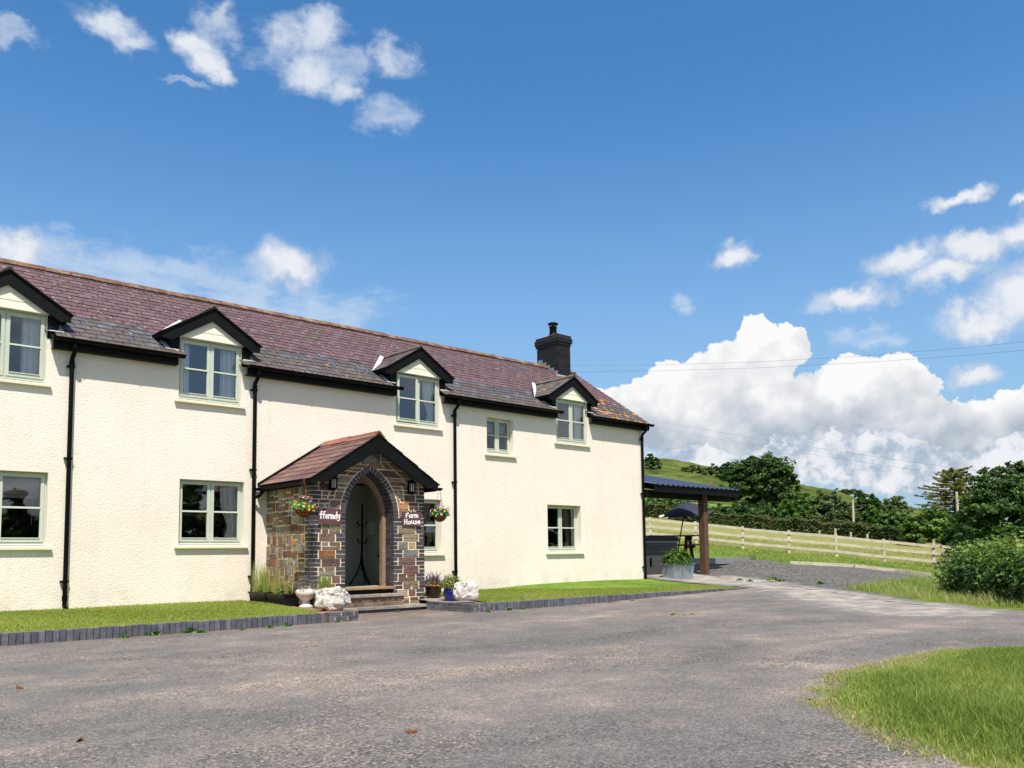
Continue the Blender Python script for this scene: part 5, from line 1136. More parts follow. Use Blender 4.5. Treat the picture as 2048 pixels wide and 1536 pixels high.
for bx in (19.5, 19.85): bushy(gp, bx, 14.8, gz0+.40, 1500, .32, .40, SYCL, .045, tones=rng.uniform(0, .8, 1500))
dk = thing('timber_deck', 'grey boarded raised deck with a plain edge beam beyond the shelter post', 'deck', (23, 17, .5)); DKM = simple('grey_deck_paint', (128, 130, 134), .08, 3, .7)
dz_t = .80
for k in range(24): MB().box(20.9+.0, 25.9, 16.2+k*.125, 16.2+k*.125+.12, dz_t-.03, dz_t).build('deck_board', DKM, dk)
MB().box(20.85, 25.95, 16.14, 16.19, dz_t-.2, dz_t+.005).build('edge_beam', DKM, dk)
for k in range(5): MB().box(20.85, 24.9-.4*k, 16.22, 16.25, dz_t-.34-.135*k, dz_t-.212-.135*k).build('skirting_board', DKM, dk)
MB().box(25.9, 25.95, 16.2, 19.2, dz_t-.2, dz_t+.005).build('edge_beam', DKM, dk)
pt = thing('picnic_table', 'dark red-brown timber picnic table on the raised deck', 'table', (22.9, 17.2, .8)); PTM = simple('red_brown_picnic_timber', (92, 48, 34), .25, 6, .65, .25, 30)
tcx, tcy, tz0, ang = 22.85, 17.4, dz_t, math.radians(-42)
ax = Vector((math.cos(ang), math.sin(ang), 0)); ay = Vector((-math.sin(ang), math.cos(ang), 0)); cc = Vector((tcx, tcy, tz0))
for k in range(5): o_ = cc+ay*(-.32+k*.16)+Vector((0, 0, .75)); MB().bar(o_-ax*.85, o_+ax*.85, .145, .038).build('top_plank', PTM, pt)
for s in (-1, 1):
    for k in range(2): o_ = cc+ay*(s*(.66+k*.15))+Vector((0, 0, .44)); MB().bar(o_-ax*.85, o_+ax*.85, .14, .04).build('seat_plank', PTM, pt)
for e in (-.55, .55):
    for s in (-1, 1): MB().bar(cc+ax*e+ay*s*.62, cc+ax*e+ay*s*.22+Vector((0, 0, .73)), .045, .11, tuple(ax)).build('leg', PTM, pt)
    MB().bar(cc+ax*(e+.05)-ay*.8+Vector((0, 0, .39)), cc+ax*(e+.05)+ay*.8+Vector((0, 0, .39)), .045, .1).build('cross_rail', PTM, pt); MB().bar(cc+ax*(e+.05)-ay*.36+Vector((0, 0, .68)), cc+ax*(e+.05)+ay*.36+Vector((0, 0, .68)), .045, .09).build('cross_rail', PTM, pt)
pa = thing('parasol', 'navy fabric parasol tilted over the picnic table', 'parasol', (22.6, 17.6, .8)); NAVY = simple('navy_parasol_cloth', (46, 48, 66), .1, 3, .7)
fo_ = at(1355, 1105, 28.3); tp_ = at(1372, 1005, 28.6); axp = (tp_-fo_).normalized(); MB().tube([fo_, tp_], .02, 8).build('pole', BLACKP, pa)
tilt = (axp*.8+Vector((-.32, .05, .5))).normalized(); rot = tilt.to_track_quat('Z', 'Y'); V = [(0, 0, 0)]; F = []; NR = 8; K_ = 5
for j in range(1, K_+1):
    for k in range(NR*4):
        a = 2*math.pi*k/(NR*4); sc_ = 1-.07*(math.sin(math.pi*(k % 4)/4)) ; rr = .88*j/K_*sc_; V.append((rr*math.cos(a), rr*math.sin(a), -.44*(j/K_)**1.5+(.0 if k % 4 == 0 else .02*math.sin(math.pi*(k % 4)/4))))
M4 = NR*4
for k in range(M4): F.append((0, 1+k, 1+(k+1) % M4))
for j in range(K_-1):
    for k in range(M4): F.append((1+j*M4+k, 1+(j+1)*M4+k, 1+(j+1)*M4+(k+1) % M4, 1+j*M4+(k+1) % M4))
V = [tuple(rot @ Vector(v)+tp_) for v in V]; o = ob('canopy', mesh_from('canopy', V, F, NAVY, smooth=False), pa); so = o.modifiers.new('thickness', 'SOLIDIFY'); so.thickness = .006
rb = MB()
for k in range(NR): a = 2*math.pi*k/NR; rb.tube([rot @ Vector((0, 0, -.03))+tp_, rot @ Vector((.45*math.cos(a), .45*math.sin(a), -.19))+tp_, rot @ Vector((.87*math.cos(a), .87*math.sin(a), -.46))+tp_], .006, 4)
rb.build('ribs', BLACKP, pa); MB().tube([tp_, tp_+tilt*.06], [.02, .008], 8).build('finial', GALV, pa)
# ================================================================ post and rail fence
WOODF = simple('weathered_fence_wood', (192, 180, 160), .2, 3, .85, .3, 20)
fe = thing('rail_fence', 'pale weathered post and rail fence of three rails crossing the sloping meadow', 'fence', tuple(FENCE_A))
FP = [(1868, 1134, 42.9), (1769, 1125, 43.1), (1673, 1114, 43.6), (1578, 1106, 44.2), (1486, 1097, 44.8), (1393, 1087, 45.4), (1302, 1078, 46), (1212, 1070, 46.6)]
fpos = [at(*p) for p in FP]; fpos = [fpos[0]-(fpos[1]-fpos[0])] + fpos
for i, p in enumerate(fpos):
    z = h1(p.x, p.y); tl = Vector((random.uniform(-.06, .06), random.uniform(-.03, .03), 0)); p.z = z
    MB().bar((p.x, p.y, z-.1), (p.x+tl.x, p.y+tl.y, z+1.2), .15, .13, (fd.x, fd.y, 0)).build('post', WOODF, fe)
for i in range(len(fpos)-1):
    for k, hh in enumerate((.30, .68, 1.06)):
        a, b = fpos[i]-Vector(fn)*.09, fpos[i+1]-Vector(fn)*.09; MB().bar((a.x, a.y, a.z+hh+random.uniform(-.02, .02)), (b.x, b.y, b.z+hh+random.uniform(-.02, .02)), .05, .14).build('rail', WOODF, fe)
for i, (px, py, Z, h) in enumerate(((1639, 1062, 70, .9), (1671, 1066, 68, 1.4), (1702, 1073, 67, 1.0), (1735, 1078, 65, 1.0), (1812, 1086, 62, 1.1), (1840, 1089, 60, 1.1), (1868, 1093, 58, 1.2))):
    p = at(px, py, Z); z = h1(p.x, p.y); tag(MB().bar((p.x, p.y, z-.1), (p.x, p.y, z+h*.5), .12, .12).build('stock_fence_post', WOODF), ('leftmost', 'second', 'third', 'middle', 'fifth', 'sixth', 'rightmost')[i]+' of the seven short stakes before the field hedge, counting from the left', 'fence post', 'stakes along the far field hedge')
for label, px, py, Z, h in (('slim pale wooden pole standing in the bushes left of the young dark tree', 1708, 1060, 76, 2.4), ('slim pale wooden pole standing before the conifer', 1918, 1075, 62, 3.0)):
    p = at(px, py, Z); z = h1(p.x, p.y); H_ = h
    top = at(px, 999 if px < 1800 else 983, Z).z; tag(MB().tube([(p.x, p.y, z-.2), (p.x, p.y, top)], [.12, .09], 8).build('wooden_pole', WOODF), label, 'pole')
# sheep grazing
shp = at(1327, 1052, 76); sz_ = h1(shp.x, shp.y); sheep = thing('sheep', 'white sheep grazing in the field behind the fence', 'sheep', (shp.x, shp.y, sz_)); WOOL = simple('sheep_wool', (222, 216, 200), .08, 9, .95, .6, 30); FACE = simple('sheep_face', (52, 44, 40), .1, 9, .8)
sa = Vector((RT.x, RT.y, 0)).normalized(); sb_ = Vector((-sa.y, sa.x, 0)); bm = bmesh.new()
for (u, v, w_, r, sx_) in ((0, 0, .26, .19, 1.45), (.24, 0, .25, .15, 1), (-.23, 0, .26, .17, 1), (.37, 0, .19, .09, 1.1)):
    mm = Matrix.Translation(Vector((shp.x, shp.y, sz_))+sa*u+Vector((0, 0, w_))) @ Matrix.Rotation(math.atan2(sa.y, sa.x), 4, 'Z') @ Matrix.Diagonal((sx_, .9, 1, 1)); bmesh.ops.create_icosphere(bm, subdivisions=3, radius=r, matrix=mm)
for u in (-.22, .22):
    for v in (-.07, .07):
        p = Vector((shp.x, shp.y, sz_))+sa*u+sb_*v; bmesh.ops.create_cone(bm, cap_ends=True, segments=8, radius1=.03, radius2=.04, depth=.2, matrix=Matrix.Translation(p+Vector((0, 0, .10))))
me = bpy.data.meshes.new('body'); bm.to_mesh(me); bm.free(); me.materials.append(WOOL); bo = ob('body', me, sheep); rm = bo.modifiers.new('skin', 'REMESH'); rm.mode = 'VOXEL'; rm.voxel_size = .03; rm.use_smooth_shade = True
hm = MB(); hc = Vector((shp.x, shp.y, sz_))+sa*.44+Vector((0, 0, .16)); hm.tube([hc+Vector((0, 0, .07))-sa*.02, hc, hc-Vector((0, 0, .08))+sa*.03], [.05, .055, .035], 8); hm.tube([hc+sb_*.03+Vector((0, 0, .05)), hc+sb_*.1+Vector((0, 0, .045))], [.02, .008], 6); hm.tube([hc-sb_*.03+Vector((0, 0, .05)), hc-sb_*.1+Vector((0, 0, .045))], [.02, .008], 6); hm.build('head', FACE, sheep, smooth=True)
# ================================================================ trees and hedges
def limb(b, p, d, L, r, n, lv, tips):
    q = [Vector(p)]; dd = Vector(d).normalized()
    for i in range(n): dd = (dd+Vector((random.gauss(0, .14), random.gauss(0, .14), random.gauss(.03, .08)))).normalized(); q.append(q[-1]+dd*L/n)
    b.tube(q, [r*(1-.6*i/n) for i in range(n+1)], 7 if lv == 0 else 5, cap=False)
    if lv < 2:
        for k in range(5 if lv == 0 else 3):
            t_ = random.uniform(.45, 1.0); i = min(int(t_*n), n-1); s = q[i].lerp(q[i+1], t_*n-i); a = random.uniform(0, 2*math.pi); nd = Vector((math.cos(a), math.sin(a), random.uniform(.2, .9))); limb(b, s, nd, L*random.uniform(.5, .7), r*.45, 3, lv+1, tips)
    else: tips.append(q[-1])
def crown(ells, n, clump, size, base, tonebias=.5, flat=1., floor=None):
    """leaves in clumps spread over an uneven crown made of several masses"""
    C = []; O = []; T = []
    tot = sum(e[3]*e[5] for e in ells)
    for (x, y, z, rx, ry, rz_) in ells:
        k = max(3, int(n/clump*rx*rz_/sum(q[3]*q[5] for q in ells))); d = rng.normal(size=(k, 3)); d /= np.linalg.norm(d, axis=1)[:, None]; d[:, 2] = np.where(d[:, 2] < -.35, -d[:, 2]*.6, d[:, 2])
        rr = np.clip(rng.normal(.86, .17, k), .35, 1.16)
        c = np.array((x, y, z))+d*rr[:, None]*np.array((rx, ry, rz_)); cr = (rx+rz_)/2*rng.uniform(.13, .27, k)
        tn = rng.uniform(0, 1, k)
        for i in range(k):
            m_ = int(clump*rng.uniform(.6, 1.4)); v = rng.normal(size=(m_, 3)); v /= np.linalg.norm(v, axis=1)[:, None]; v *= (rng.uniform(0, 1, m_)**.45)[:, None]; p = c[i]+v*cr[i]*np.array((1, 1, .62*flat)); C.append(p); O.append(v*.5+d[i]*.5); T.append(np.clip(tn[i]*.5+tonebias*.5+rng.normal(0, .16, m_), 0, 1))
    C = np.concatenate(C)+np.array(base); O = np.concatenate(O); T = np.concatenate(T)
    if floor is not None: k = C[:, 2] > base[2]+floor; C, O, T = C[k], O[k], T[k]
    return C, O, T
def tree(name, label, px, py, Z, ells, n, size, mt, trunk_h, trunk_r, clump=60, tone=.4, group=None, cat='tree', bark=None):
    p = at(px, py, Z); z = h1(p.x, p.y); t_ = thing(name, label, cat, (p.x, p.y, z), group); fr = Vector((RT.x, RT.y, 0)).normalized(); bk = Vector((-fr.y, fr.x, 0))
    b = MB(); tips = []; limb(b, (p.x, p.y, z-.15), (0, 0, 1), trunk_h, trunk_r, 5, 0, tips); b.build('trunk', bark or BARK, t_, smooth=True)
    E2 = []
    for (u, w_, zz, ru, rz_) in ells: q = fr*u+bk*w_; E2.append((q.x, q.y, zz, ru, ru, rz_))
    C, O, T = crown(E2, n, clump, size, (p.x, p.y, z), tone); ob('crown', leaf_mesh('crown', C, size, mt, out=O, tone=T), t_); return t_
def mpp(Z): return Z/FPX     # metres per photo pixel at distance Z
tree('broadleaf_tree', 'large round dark green tree behind the shelter roof', 1527, 1042, 92, [(0, 0, 5.0, 3.3, 2.1), (-2.3, .5, 4.2, 1.9, 1.9), (2.2, .3, 3.9, 2.0, 1.8), (-.6, -.8, 3.0, 3.2, 1.6), (1.2, -.6, 2.0, 2.8, 1.4), (-1.2, 0, 6.1, 1.5, .9), (-3.3, 0, 2.4, 1.2, 1.3), (1.1, .2, 6.2, 1.5, .8), (2.9, 0, 2.2, 1.3, 1.4)], 42000, .21, OAKL, 4.6, .38, 70, .32)
tree('young_tree', 'young dark upright tree with two peaks above the field hedge', 1738, 1066, 80, [(0, 0, 1.6, 1.1, 1.1), (-.5, 0, 2.7, .55, 1.0), (.6, 0, 2.7, .6, .9), (-.6, .1, 3.5, .26, .6), (.6, 0, 3.3, .3, .4), (.2, 0, .8, 1.2, .8)], 11000, .17, SYCL, 1.9, .12, 45, .2)
tree('distant_tree', 'airy grey-green rounded tree right of the young dark tree', 1788, 1050, 108, [(0, 0, 2.9, 1.5, 1.2), (-1.0, 0, 2.3, 1.0, 1.1), (.9, 0, 2.2, 1.2, 1.1), (0, 0, 1.3, 1.8, 1.0)], 8000, .17, ASHL, 1.6, .16, 40, .5)
tree('distant_tree', 'low dark spreading hawthorn on the skyline of the right hill', 1703, 1003, 285, [(0, 0, 1.6, 3.6, 1.4), (-4, 0, 1.9, 3.2, 1.1), (3.6, 0, .4, 3.0, 1.2)], 5000, .42, ASHL, .8, .15, 40, .0)
# conifer: whorls of long drooping branches
def conifer(label, px, py, Z, H, R, n):
    p = at(px, py, Z); z = h1(p.x, p.y); t_ = thing('conifer_tree', label, 'tree', (p.x, p.y, z)); MB().tube([(p.x, p.y, z-.2), (p.x+.1, p.y, z+H*.5), (p.x, p.y, z+H*.96)], [.26, .16, .03], 8).build('trunk', BARK, t_); b = MB(); C = []; T = []
    for i in range(n):
        u = i/n; hh = H*(.10+.84*u); L = R*(1.06-.72*u**1.5)*random.uniform(.62, 1.18); a = i*2.4+random.uniform(-.3, .3); d = Vector((math.cos(a), math.sin(a), .05+.3*u)); q = [Vector((p.x, p.y, z+hh))]
        for j in range(5): d = (d+Vector((0, 0, -.07 if j < 3 else .10))).normalized(); q.append(q[-1]+d*L/5)
        b.tube(q, [.035, .03, .024, .018, .012, .006], 4, cap=False)
        side = Vector((-d.y, d.x, 0)).normalized(); tn = random.uniform(.2, .9)
        for j in range(int(16+L*9)):
            t0 = random.uniform(.15, 1.0)**.8*4.99; jj = int(t0); s = q[jj].lerp(q[jj+1], t0-jj); w_ = random.uniform(.1, .36)*(1-.75*t0/5)*min(L, 2); sl2 = side*random.choice((-1, 1))*w_+d*.5*w_
            m_ = 8; tt = np.linspace(0, 1, m_)[:, None]; pts_ = np.array(s)+tt*np.array(sl2)+rng.normal(0, .025, (m_, 3)); pts_[:, 2] -= tt[:, 0]**2*.06; C.append(pts_); T.append(np.clip(tn+rng.normal(0, .2, m_), 0, 1))
    b.build('branches', BARK, t_); C = np.concatenate(C); ob('needles', leaf_mesh('needles', C, .07, LARCH, up=1.2, aspect=2.6, tone=np.concatenate(T)), t_); return t_
conifer('ragged olive conifer with long drooping branches beside the big right-hand tree', 1915, 1080, 66, 6.1, 3.4, 150)
tree('broadleaf_tree', 'tall broad-leaved tree filling the right edge behind the bramble hedge', 2052, 1135, 40, [(0, 0, 2.6, 2.4, 2.0), (-1.2, 0, 4.0, 1.3, 1.2), (.9, 0, 4.3, 1.7, 1.2), (-1.9, -.3, 2.7, 1.3, 1.3), (-.3, 0, 4.9, 1.0, .55), (2.4, 0, 3.4, 2.0, 1.9), (-.4, -.5, 1.5, 2.2, 1.2), (1.9, 0, 5.2, 1.4, .8)], 46000, .115, OAKL, 3.4, .2, 55, .6)
def shrub(label, px, py, Z, w_px, h_px, n, mt, tone=.35, size=None, group=None, name='shrub'):
    """one bush: px centre, py foot"""
    s = mpp(Z); w_ = w_px*s/2; h_ = h_px*s; el_ = [(0, 0, h_*.45, w_*.75, h_*.52), (-w_*.55, 0, h_*.35, w_*.5, h_*.42), (w_*.5, 0, h_*.38, w_*.5, h_*.45), (0, 0, .2*h_, w_, h_*.3), (random.uniform(-.3, .3)*w_, 0, h_*.72, w_*.4, h_*.26)]
    return tree(name, label, px, py, Z, el_, n, size or .19, mt, h_*.5, .06, 40, tone, group, 'shrub')
shrub('wide dark bush at the foot of the large round tree', 1490, 1050, 82, 130, 44, 9000, OAKL, .1)
shrub('mid-green bush right of the large round tree', 1600, 1054, 84, 100, 64, 9000, SYCL, .25)
shrub('tall pale green bush below the right hill', 1648, 1060, 84, 110, 74, 10000, ASHL, .3)
shrub('brownish thicket left of the first pale pole', 1690, 1066, 80, 80, 60, 7000, ASHL, .25)
shrub('rounded olive bush right of the young dark tree', 1785, 1080, 68, 90, 62, 9000, SYCL, .35)
shrub('broad lighter bush in front of the conifer', 1870, 1090, 60, 120, 76, 13000, SYCL, .55, .15)
shrub('deep green bush between the conifer and the right edge', 1955, 1112, 50, 120, 100, 15000, OAKL, .3, .14)
shrub('dark bush low behind the bramble hedge at the right edge', 2030, 1122, 38, 180, 100, 17000, OAKL, .1, .11)
shrub('shrub thicket on the slope behind the parasol', 1415, 1040, 84, 110, 34, 7000, SYCL, .2)
shrub('shrub thicket just right of the house gable, under the shelter roof', 1325, 1030, 88, 120, 40, 8000, SYCL, .3)
shrub('dark gorse clump near the left end of the hill crest', 1303, 950, 240, 46, 30, 2600, OAKL, .1, .4)
shrub('brown scrub on the hill slope above the shelter roof end', 1430, 962, 236, 70, 26, 3200, ASHL, .05, .4)
shrub('dark scrub on the hill slope just left of the large round tree', 1462, 985, 225, 50, 44, 3600, OAKL, .15, .38)
shrub('brown scrub on the hill below the rocky outcrop', 1385, 968, 236, 50, 16, 2000, ASHL, .0, .36)
# long clipped hedge across the field
def hedge_line(name, label, P, wd, hts, n, size, mt, tone, cat='hedge'):
    Q = [Vector(at(*p)) for p in P]; seg = [(Q[i], Q[i+1]) for i in range(len(Q)-1)]; L = [(b-a).length for a, b in seg]; tot = sum(L); C = []; T = []; O = []
    t_ = thing(name, label, cat, (Q[0].x, Q[0].y, h1(Q[0].x, Q[0].y)))
    for (a, b), l, (ha, hb) in zip(seg, L, zip(hts, hts[1:])):
        k = int(n*l/tot); u = rng.uniform(0, 1, k); v = rng.uniform(-1, 1, k); w_ = rng.uniform(0, 1, k); sd_ = rng.random(k) < .62; v = np.where(sd_, np.sign(v)*(1-.14*rng.random(k)), v); w_ = np.where(sd_, w_, 1-.1*rng.random(k))
        d = (b-a).normalized(); pr = np.array((-d.y, d.x)); xy = np.array((a.x, a.y))+u[:, None]*np.array((b.x-a.x, b.y-a.y))+(v*wd/2*(1-.25*w_))[:, None]*pr+rng.normal(0, .06, (k, 2))
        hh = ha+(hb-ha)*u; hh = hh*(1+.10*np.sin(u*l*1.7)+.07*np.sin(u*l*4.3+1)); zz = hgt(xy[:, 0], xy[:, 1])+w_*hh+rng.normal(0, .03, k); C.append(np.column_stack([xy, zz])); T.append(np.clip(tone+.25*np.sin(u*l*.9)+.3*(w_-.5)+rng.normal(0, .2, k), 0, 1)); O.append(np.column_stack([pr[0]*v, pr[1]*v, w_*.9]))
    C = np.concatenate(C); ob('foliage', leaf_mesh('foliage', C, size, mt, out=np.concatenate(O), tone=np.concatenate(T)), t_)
    # dark woody core
    b = MB()
    for (a, c), (ha, hb) in zip(seg, zip(hts, hts[1:])):
        nn = 6
        for i in range(nn):
            p = a.lerp(c, i/nn); q = a.lerp(c, (i+1)/nn); d = (q-p).normalized(); pr = Vector((-d.y, d.x, 0))*wd*.33; zp_, zq = h1(p.x, p.y), h1(q.x, q.y); h_ = (ha+hb)/2*.84
            b.prism([(p.x-pr.x, p.y-pr.y, zp_-.1), (p.x+pr.x, p.y+pr.y, zp_-.1), (p.x+pr.x*.8, p.y+pr.y*.8, zp_+h_), (p.x-pr.x*.8, p.y-pr.y*.8, zp_+h_)], [(q.x-pr.x, q.y-pr.y, zq-.1), (q.x+pr.x, q.y+pr.y, zq-.1), (q.x+pr.x*.8, q.y+pr.y*.8, zq+h_), (q.x-pr.x*.8, q.y-pr.y*.8, zq+h_)])
    b.build('woody_core', simple('hedge_core_twigs', (34, 32, 20), .4, 3, .95), t_); return t_
hedge_line('field_hedge', 'long low clipped hedge running across the field behind the rail fence', [(1180, 1016, 84), (1302, 1036, 80), (1400, 1047, 77), (1500, 1059, 75), (1600, 1068, 72), (1700, 1075, 69), (1830, 1089, 63)], 1.5, [1.2, 1.2, 1.15, 1.2, 1.2, 1.1, 1.0], 26000, .16, HEDG, .4)
# bramble and hawthorn hedge at the roadside
hb_ = thing('bramble_hedge', 'leafy roadside hedge of brambles with pale shoots at the right edge', 'hedge', (18, 5, 0))
P = [Vector((20.3, 6.9)), Vector((18.8, 5.75)), Vector((17.5, 4.7)), Vector((16.8, 3.5)), Vector((16.5, 2.3))]; n = 42000; C = []; T = []; O = []
hs_ = [.92, 1.0, .97, .92, .9]
for i in range(4):
    a, b = P[i], P[i+1]; l = (b-a).length; k = int(n*l/7.4); u = rng.uniform(-.04, 1.04, k); th = rng.uniform(0, math.pi, k); bulge = 1+.12*np.sin(u*l*2.3+i)+.08*np.sin(u*l*5.9+th*3); rr = np.clip(rng.normal(.9, .14, k), .3, 1.22)*bulge; hh = hs_[i]+(hs_[i+1]-hs_[i])*u
    d = (b-a).normalized(); pr = np.array((-d.y, d.x)); off = np.cos(th)*rr*.88; zz = np.maximum(np.sin(th), 0)**.7*rr*hh*1.0; xy = np.array((a.x, a.y))+u[:, None]*np.array((b.x-a.x, b.y-a.y))+(off[:, None])*pr+rng.normal(0, .05, (k, 2)); C.append(np.column_stack([xy, hgt(xy[:, 0], xy[:, 1])+zz*.94+.04])); O.append(np.column_stack([pr[0]*np.cos(th), pr[1]*np.cos(th), np.sin(th)]))
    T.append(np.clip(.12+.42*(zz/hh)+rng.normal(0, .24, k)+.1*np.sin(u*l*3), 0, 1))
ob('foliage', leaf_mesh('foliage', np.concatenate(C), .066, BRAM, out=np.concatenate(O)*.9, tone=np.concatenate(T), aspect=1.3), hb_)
b = MB()
for i in range(4):
    for j in range(3):
        p = P[i].lerp(P[i+1], j/3); q = P[i].lerp(P[i+1], (j+1)/3); d = (q-p).normalized(); pr = Vector((-d.y, d.x))*.55; z0_, z1_ = h1(p.x, p.y), h1(q.x, q.y)
        b.prism([(p.x-pr.x, p.y-pr.y, z0_-.1), (p.x+pr.x, p.y+pr.y, z0_-.1), (p.x+pr.x*.7, p.y+pr.y*.7, z0_+.78), (p.x-pr.x*.7, p.y-pr.y*.7, z0_+.78)], [(q.x-pr.x, q.y-pr.y, z1_-.1), (q.x+pr.x, q.y+pr.y, z1_-.1), (q.x+pr.x*.7, q.y+pr.y*.7, z1_+.78), (q.x-pr.x*.7, q.y-pr.y*.7, z1_+.78)])
b.build('woody_core', simple('bramble_twigs', (30, 30, 16), .4, 5, .95), hb_)
C = []
for k in range(34):
    u = random.uniform(0, 3.99); i = int(u); p = P[i].lerp(P[i+1], u-i); x, y = p.x+random.uniform(-.7, .7), p.y+random.uniform(-.7, .7); z = h1(x, y)+.95
    L = random.uniform(.15, .4); dx, dy = random.uniform(-.3, .3), random.uniform(-.3, .3); C.append(np.array([(x+dx*t_*L, y+dy*t_*L, z+L*t_) for t_ in np.linspace(0, 1, 12)])+rng.normal(0, .025, (12, 3)))
ob('shoots', leaf_mesh('shoots', np.concatenate(C), .05, BRAM, tone=rng.uniform(.5, 1, 34*12)), hb_)['kind'] = 'stuff'
# woods and hedges across the lane, seen only as reflections in the ground-floor windows
C = []; O = []; T = []
for k in range(64):
    x = -60+k*2.5+random.uniform(-1, 1); y = -25+random.uniform(-3, 3)-.1*x; z = h1(x, y); r = random.uniform(2.6, 3.6)+max(0, x-20)*.04; c_, o_, t__ = crown([(0, 0, r*.8, r, r, r*.9), (1.2, 1, 1.0, 2.2, 2.2, 1.5), (-1, -1, .6, 2.4, 2.4, 1.2)], 1100, 40, .4, (x, y, z), .2); C.append(c_); O.append(o_); T.append(t__)
tag(ob('far_wood', leaf_mesh('far_wood', np.concatenate(C), .62, OAKL, out=np.concatenate(O), tone=np.concatenate(T))), kind='stuff')
# ================================================================ grass
def blades(name, poly, n, h, w_, mt, zf, lean=.35, tone=None, dens=None):
    P = scatter(poly, n)
    if dens is not None: P = P[rng.random(len(P)) < dens(P[:, 0], P[:, 1])]
    C = np.column_stack([P, zf(P[:, 0], P[:, 1])-.005]); hh = h(P[:, 0], P[:, 1]) if callable(h) else h; tn = tone(P[:, 0], P[:, 1]) if tone else None
    return tag(ob(name, blades_mesh(name, C, hh, w_, mt, lean, tn)), kind='stuff')
tl = lambda x, y: np.clip(.25+.35*noise2(x, y, 1.3)+rng.normal(0, .15, len(x))+.25*np.exp(-(y-11.5)*7), 0, 1)
blades('lawn_grass', [(1.5, 11.5), (6.35, 11.5), (6.62, 11.9), (6.72, 13.5), (6.75, 15.0), (1.5, 15.0)], 62000, .034, .007, MOWN, zl, .5, tl)
blades('lawn_grass', RW, 105000, .036, .010, MOWN, zr, .5, tl)
VP = np.array(VERP)
def dist_edge(x, y):
    d = np.full(len(x), 99.)
    for i in range(0, len(VP)-3):
        a, b = VP[i], VP[i+1]; ab = b-a; t_ = np.clip(((x-a[0])*ab[0]+(y-a[1])*ab[1])/(ab@ab), 0, 1); d = np.minimum(d, np.hypot(x-a[0]-ab[0]*t_, y-a[1]-ab[1]*t_))
    return d
vh = lambda x, y: .02+.075*np.clip(dist_edge(x, y)/.7, 0, 1)*(.6+.6*noise2(x, y, 3.1))
vt = lambda x, y: np.clip(.62-.45*np.clip(dist_edge(x, y)/.45, 0, 1)+.32*(noise2(x, y, 2.2)-.5)+rng.normal(0, .15, len(x)), 0, 1)
vw = [(4.1, .9), (4.1, 1.55), (4.45, 2.05), (4.85, 2.5), (5.2, 2.86), (5.75, 3.12), (6.6, 3.40), (7.62, 3.40), (8.85, 3.40), (10.4, 2.32), (13, .58), (9.5, 0)]
blades('verge_grass', vw, 230000, vh, .0065, BLADE, lambda x, y: hgt(x, y)+.012, .42, vt, lambda x, y: np.clip(dist_edge(x, y)/.18*noise2(x, y, 7)+.1, 0, 1))
# sparse runners over the tarmac edge
blades('verge_runners', [(3.95, 1.3), (4.3, 2.2), (4.75, 2.65), (5.1, 3.0), (5.7, 3.26), (6.6, 3.52), (7.7, 3.52), (9, 3.5), (9, 3.3), (6, 3.0), (4.6, 1.9)], 60000, .026, .007, BLADE, lambda x, y: hgt(x, y)+.006, .8, lambda x, y: rng.uniform(.4, 1, len(x)), lambda x, y: np.clip(1-dist_edge(x, y)/.16, 0, 1)**1.5*noise2(x, y, 9)*1.5)
blades('bank_grass', BANK, 60000, lambda x, y: .07+.16*noise2(x, y, 2.7), .010, BLADE, lambda x, y: hgt(x, y)+.012, .4, lambda x, y: np.clip(.35+.5*(noise2(x, y, 1.9)-.4)+rng.normal(0, .18, len(x)), 0, 1))
mp_ = [tuple(at(*c)[:2]) for c in ((1500,1128,31),(1580,1128,30.5),(1710,1133,30.5),(1790,1142,30),(1862,1150,29),(1960,1160,30),(1960,1120,52),(1700,1098,54),(1500,1080,56),(1300,1065,58),(1300,1090,34),(1430,1110,34))]
fdist = lambda x, y: (x-FENCE_A.x)*fn.x+(y-FENCE_A.y)*fn.y
blades('meadow_grass', mp_, 70000, lambda x, y: np.where(fdist(x, y) < 0, .11, .16)*(.5+.8*noise2(x, y, 1.1)), .022, BLADE, lambda x, y: hgt(x, y)-.02, .4, lambda x, y: np.clip(np.where(fdist(x, y) < 0, .28, .62)+.25*(noise2(x, y, .8)-.5)+rng.normal(0, .14, len(x)), 0, .9))
# tiny yellow buttercups of the meadow
P = scatter(mp_, 900); P = P[fdist(P[:, 0], P[:, 1]) < 0][:420]; C = np.column_stack([P, hgt(P[:, 0], P[:, 1])+.11])
tag(ob('buttercups', leaf_mesh('buttercups', C, .032, FLC[1], up=2)), kind='stuff')
P = scatter(vw, 60); P = P[dist_edge(P[:, 0], P[:, 1]) > .1][:22]; C = np.column_stack([P, hgt(P[:, 0], P[:, 1])+.10]); tag(ob('dandelions', leaf_mesh('dandelions', C, .017, FLC[1], up=3, aspect=1)), kind='stuff')
